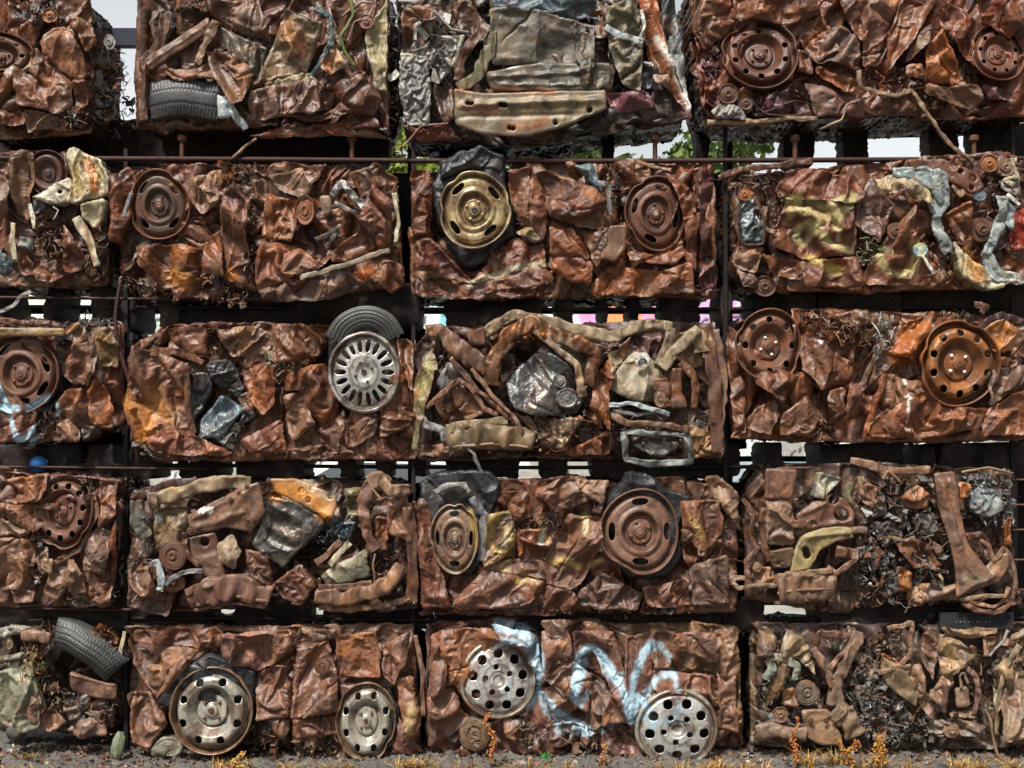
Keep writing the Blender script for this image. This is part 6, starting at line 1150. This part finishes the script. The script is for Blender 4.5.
M_ = ((20, 730, 60, .045, 'small orange grass tuft beside the dark stone at the left edge', -.12), (225, 768, 150, .05, 'yellow dry grass tuft at the frame edge under the big pale wheel', -.3), (425, 768, 260, .05, 'wide golden grass tuft below the narrow pale wheel', -.3), (10, 768, 120, .03, 'low dry grass at the bottom left corner', -.3), (740, 768, 200, .05, 'dry orange grass tuft right of the right silver wheel', -.3),
      (830, 768, 350, .08, 'tall tangled orange grass between the two bushy weeds', -.3), (960, 768, 160, .05, 'sparse dry grass tuft near the bottom right corner', -.3), (520, 768, 160, .04, 'dry grass tuft right of the thin reddish weed', -.3), (325, 766, 90, .04, 'small dry tuft between the two pale wheels', -.3), (700, 768, 150, .05, 'dry tuft under the right silver wheel', -.32), (1005, 766, 120, .05, 'dry tuft in the bottom right corner', -.3))
gp = []
rs = np.random.default_rng(77)
for i, (px, py, n, L, lab, y) in enumerate(M_):
    kk = (DIST+y)/FPX; nc = max(2, n//30)
    for j in range(nc):      # clumps
        cx = (px-512)*kk+rs.normal()*(.03+.0006*n); cy = y+rs.normal()*.03
        for _ in range(int(n*.9/nc)):
            a = rs.uniform(0, 2*PI); V, F = blade(np.array([cx+rs.normal()*.012, cy+rs.normal()*.012, -.005]), np.array([math.cos(a), math.sin(a)*.6]), L*rs.uniform(.5, 1.7), .0028*rs.uniform(.6, 1.4), rs.uniform(.3, 1.8), rs); gp.append((V, F, None, col(DRY[rs.integers(len(DRY))])*rs.uniform(.6, 1.3)))
V, F, F3, cc = join(gp); tag(mesh('dry_grass', V, F, None, cc, .7, M_PLANT), kind='stuff')
tuft(546, 757, 22, .028, ((.03, .13, .03), (.05, .17, .04)), 'small bright green seedling on the soil left of the right silver wheel', 'seedling', 'green_seedling', y=-.2, spread=.012, seed=50, w=.006)
tuft(622, 618, 40, .06, ((.10, .16, .05), (.16, .2, .09)), 'sprig of grey green weed growing in the gap above the blue-sprayed car', 'weed', 'green_weed', y=.1, spread=.03, seed=51, w=.003)

# ---------------- what shows through the gaps
M_LEAF = metal_mat('leaves', speck=0, bump=0, spec=.3); M_BARK = simple('bark', (.06, .045, .03), .9, (.12, .09, .06), 12., .5)
def tree(x, y, h, r, cols, label, seed):
    rs = np.random.default_rng(seed); root = empty('tree', (x, y, 0)); tag(root, label, 'tree', 'trees behind the rack')
    Vs = [sweep([(x, y, 0), (x+.1*r*rs.normal(), y, h*.35), (x+.1*r*rs.normal(), y, h*.75)], [.06*h**.8, .025*h**.8], sides=10)]
    cl = []
    for i in range(14):
        a = rs.uniform(0, 2*PI); q = np.array([x+math.cos(a)*r*rs.uniform(.3, .85), y+math.sin(a)*r*rs.uniform(.3, .85), h*rs.uniform(.45, .97)]); cl.append((q, r*rs.uniform(.28, .5)))
        Vs.append(sweep([(x, y, h*rs.uniform(.3, .6)), (np.array([x, y, h*.5])+q)/2, q], [.03*h**.5, .006], sides=6, n=4))
    V, F, F3, cc = join([(v, f, f3, (.1, .08, .06)) for v, f, f3 in Vs]); mesh('trunk', V, F, F3, cc, .9, M_BARK, root)
    N = 9000; k = rs.integers(len(cl), size=N); C0 = np.array([c[0] for c in cl])[k]; Rr = np.array([c[1] for c in cl])[k]; d = rs.normal(size=(N, 3)); d /= np.linalg.norm(d, axis=1)[:, None]; P = C0+d*(Rr*rs.uniform(.3, 1, N)**.5)[:, None]
    A = rs.normal(size=(N, 3)); A /= np.linalg.norm(A, axis=1)[:, None]; B = np.cross(A, rs.normal(size=(N, 3))); B /= np.linalg.norm(B, axis=1)[:, None]; s = rs.uniform(.05, .11, N)[:, None]*(h/6)**.5
    V = np.stack([P-A*s, P-B*s*.5, P+A*s, P+B*s*.5], 1).reshape(-1, 3); F = np.arange(4*N).reshape(-1, 4); cc = np.repeat(np.array([col(c) for c in cols])[rs.integers(len(cols), size=N)]*rs.uniform(.6, 1.4, (N, 1)), 4, 0)
    mesh('crown', V, F, None, cc, .6, M_LEAF, root, smooth=False)
tree(-1.55, 12, 6.2, 2.1, ((.15, .20, .03), (.20, .25, .04)), 'yellow green tree seen in the gap left of the black-wrapped golden wheel', 1)
tree(1.1, 13, 6.6, 1.3, ((.09, .15, .04), (.13, .19, .06)), 'mid green tree showing in the gap below the bare grey-brown underbody', 2)
tree(3.0, 14.5, 7.4, 1.5, ((.08, .14, .04), (.14, .19, .05)), 'leafy tree in the gap left of the top right crushed car', 3)
tree(-9.5, 16, 8.5, 2.4, ((.06, .10, .035), (.10, .14, .05)), 'darker green tree far off to the left behind the rack', 4)
# graffiti-covered boundary wall
wall = empty('graffiti_wall', (0, 9, 0)); tag(wall, 'boundary wall covered in pink, orange and turquoise graffiti seen through the upper gap', 'wall')
WY = 9.0
M_WALL = metal_mat('painted_wall', speck=0, bump=.15, spec=.3)
def wallpaint():
    st = .035; xs = np.arange(-9, 9, st); zs = np.arange(0, 3.62, st); X, Z = np.meshgrid(xs, zs); c = np.tile(np.array([.42, .42, .40]), (X.size, 1)); x = X.ravel(); z = Z.ravel()
    px = 512+x*FPX/(DIST+WY)
    for a, b, cc in ((0, 110, (.66, .70, .62)), (110, 215, (.45, .55, .50)), (400, 445, (.20, .58, .66)), (446, 520, (.30, .62, .66)), (520, 560, (.75, .72, .08)), (560, 610, (.75, .36, .62)), (600, 650, (.85, .33, .12)), (640, 690, (.78, .35, .58)), (690, 722, (.62, .42, .66)), (722, 780, (.72, .33, .66)), (780, 840, (.20, .6, .62)), (840, 905, (.50, .30, .5)), (905, 925, (.75, .4, .7)), (925, 1100, (.40, .42, .42))):
        w = (fbm(x, z, 2.2, 3)-.5)*30; m = (px+w > a) & (px+w < b); c[m] = cc
    c[z < 2.5] = (.36, .36, .33)
    q = sstep(.55, .6, fbm(x, z, 3.2, 6))[:, None]; c = c*(1-q)+np.array([.75, .8, .82])*q
    q = ((np.abs(fbm(x, z, 1.6, 2)-.5) < .012))[:, None]; c = np.where(q, np.array([.02, .02, .03]), c)
    I = np.arange(X.size).reshape(X.shape); F = np.stack([I[:-1, :-1], I[:-1, 1:], I[1:, 1:], I[1:, :-1]], -1).reshape(-1, 4); V = np.stack([x, np.full(x.shape, WY), z], 1)
    mesh('painted_face', V, F, None, c, .7, M_WALL, wall)
    box('wall_core', (-9, 9, WY+.005, WY+.22, 0, 3.6), (.4, .4, .38), M_WALL, wall)
wallpaint()
# pale building far behind
bl = empty('building', (6, 26, 0)); tag(bl, 'long pale building with a flat roof seen behind the rack at the upper right', 'building'); M_BLD = simple('pale_render', (.62, .62, .56), .85, (.70, .70, .64), 2.)
M_GLASS = simple('window_glass', (.05, .06, .07), .15)
V, F, _, _ = boxes([(1.5, 30, 24, 34, 0, 7.3)]); mesh('wall', V, F, None, (.6,)*3, .8, M_BLD, bl, smooth=False); V, F, _, _ = boxes([(1.3, 30.2, 23.8, 34.2, 7.3, 7.6)]); mesh('roof', V, F, None, (.3,)*3, .8, M_BLD, bl, smooth=False)
for i in range(9):
    x = 3+i*2.9; V, F, _, _ = boxes([(x, x+1.4, 23.96, 23.995, 4.2, 5.9)]); w = mesh('window', V, F, None, (.05,)*3, .2, M_GLASS, bl, smooth=False)
    V, F, _, _ = boxes([(x-.06, x+1.46, 23.9, 23.955, 4.1, 4.19)]); mesh('sill', V, F, None, (.5,)*3, .5, M_BLD, w, smooth=False)
# parked cars on the yard, glimpsed between the third and fourth rows
def parked(x, y, c, label, seed, flip=1):
    root = empty('parked_car', (x, y, 0)); tag(root, label, 'car', 'cars parked in the yard behind the rack'); paint_m = simple('car_paint', c, .25, c, 2.)
    prof = [(-2.1, .35), (-2.15, .75), (-1.9, .92), (-1.1, 1.0), (-.55, 1.42), (.75, 1.46), (1.5, 1.05), (2.0, .98), (2.12, .7), (2.08, .35)]
    def extr(pr, y0, y1, ins=0):
        n = len(pr); V = [(x+flip*a, y+y0+ins*(b > 1.2), b) for a, b in pr]+[(x+flip*a, y+y1-ins*(b > 1.2), b) for a, b in pr]; me = bpy.data.meshes.new('m'); F = [tuple(range(n)), tuple(range(2*n-1, n-1, -1))]+[(i, n+i, n+(i+1) % n, (i+1) % n) for i in range(n)]; return V, F
    def pym(name, V, F, m, par):
        me = bpy.data.meshes.new(name); me.from_pydata(V, [], F); me.materials.append(m); o = bpy.data.objects.new(name, me); COLL.objects.link(o); o.parent = par; o.matrix_parent_inverse = par.matrix_basis.inverted(); return o
    V, F = extr(prof, -.8, .8, .18); pym('body', V, F, paint_m, root)
    gl = [(-.98, 1.03), (-.5, 1.37), (.7, 1.4), (1.3, 1.06)]; V, F = extr(gl, -.805, .805, .13); pym('window', V, F, M_GLASS, root)
    for wx in (-1.3, 1.3):
        for wy in (-.72, .72):
            v, f = lathe([(.001, -.1), (.2, -.1), (.22, -.08), (.31, -.1), (.33, -.06), (.33, .1), (.001, .1)], 28); o = mesh('wheel', v+np.array([x+wx*flip, y+wy, .33]), f, None, (.03,)*3, .6, M_RUBBER, root)
    V, F, _, _ = boxes([(x+flip*2.0-.06, x+flip*2.0+.06, y-.79, y-.5, .72, .86)]); mesh('tail_light', V, F, None, (.6, .02, .02), .3, simple('red_lens', (.5, .01, .01), .2), root, smooth=False)
    V, F, _, _ = boxes([(x-flip*2.1-.05, x-flip*2.1+.05, y-.78, y-.5, .66, .8)]); mesh('headlight', V, F, None, (.6,)*3, .3, simple('clear_lens', (.7, .7, .7), .1), root, smooth=False)
parked(-6.2, 5.8, (.75, .76, .76), 'white parked car glimpsed through the gap at the left above the fourth row', 1); parked(3.4, 6.6, (.16, .22, .27), 'blue-grey parked car glimpsed right of the centre gap', 2, -1); parked(-1.1, 7.3, (.7, .7, .68), 'pale parked car glimpsed through the central gap', 3, -1)
# blue ball hanging in the rack at the left
v, f = lathe([(.0447*math.sin(t), -.0447*math.cos(t)) for t in np.linspace(.01, PI-.01, 26)], 40); p = np.array([(38-512)/200*(6.05/6), .06, CAMZ-(465-HOR)/200]); tag(mesh('ball', v+p, f[:, ::-1], None, (.05, .25, .75), .25, M_ALLOY), 'glossy bright blue ball wedged in the gap above the leftmost fourth-row car', 'ball')
setup()
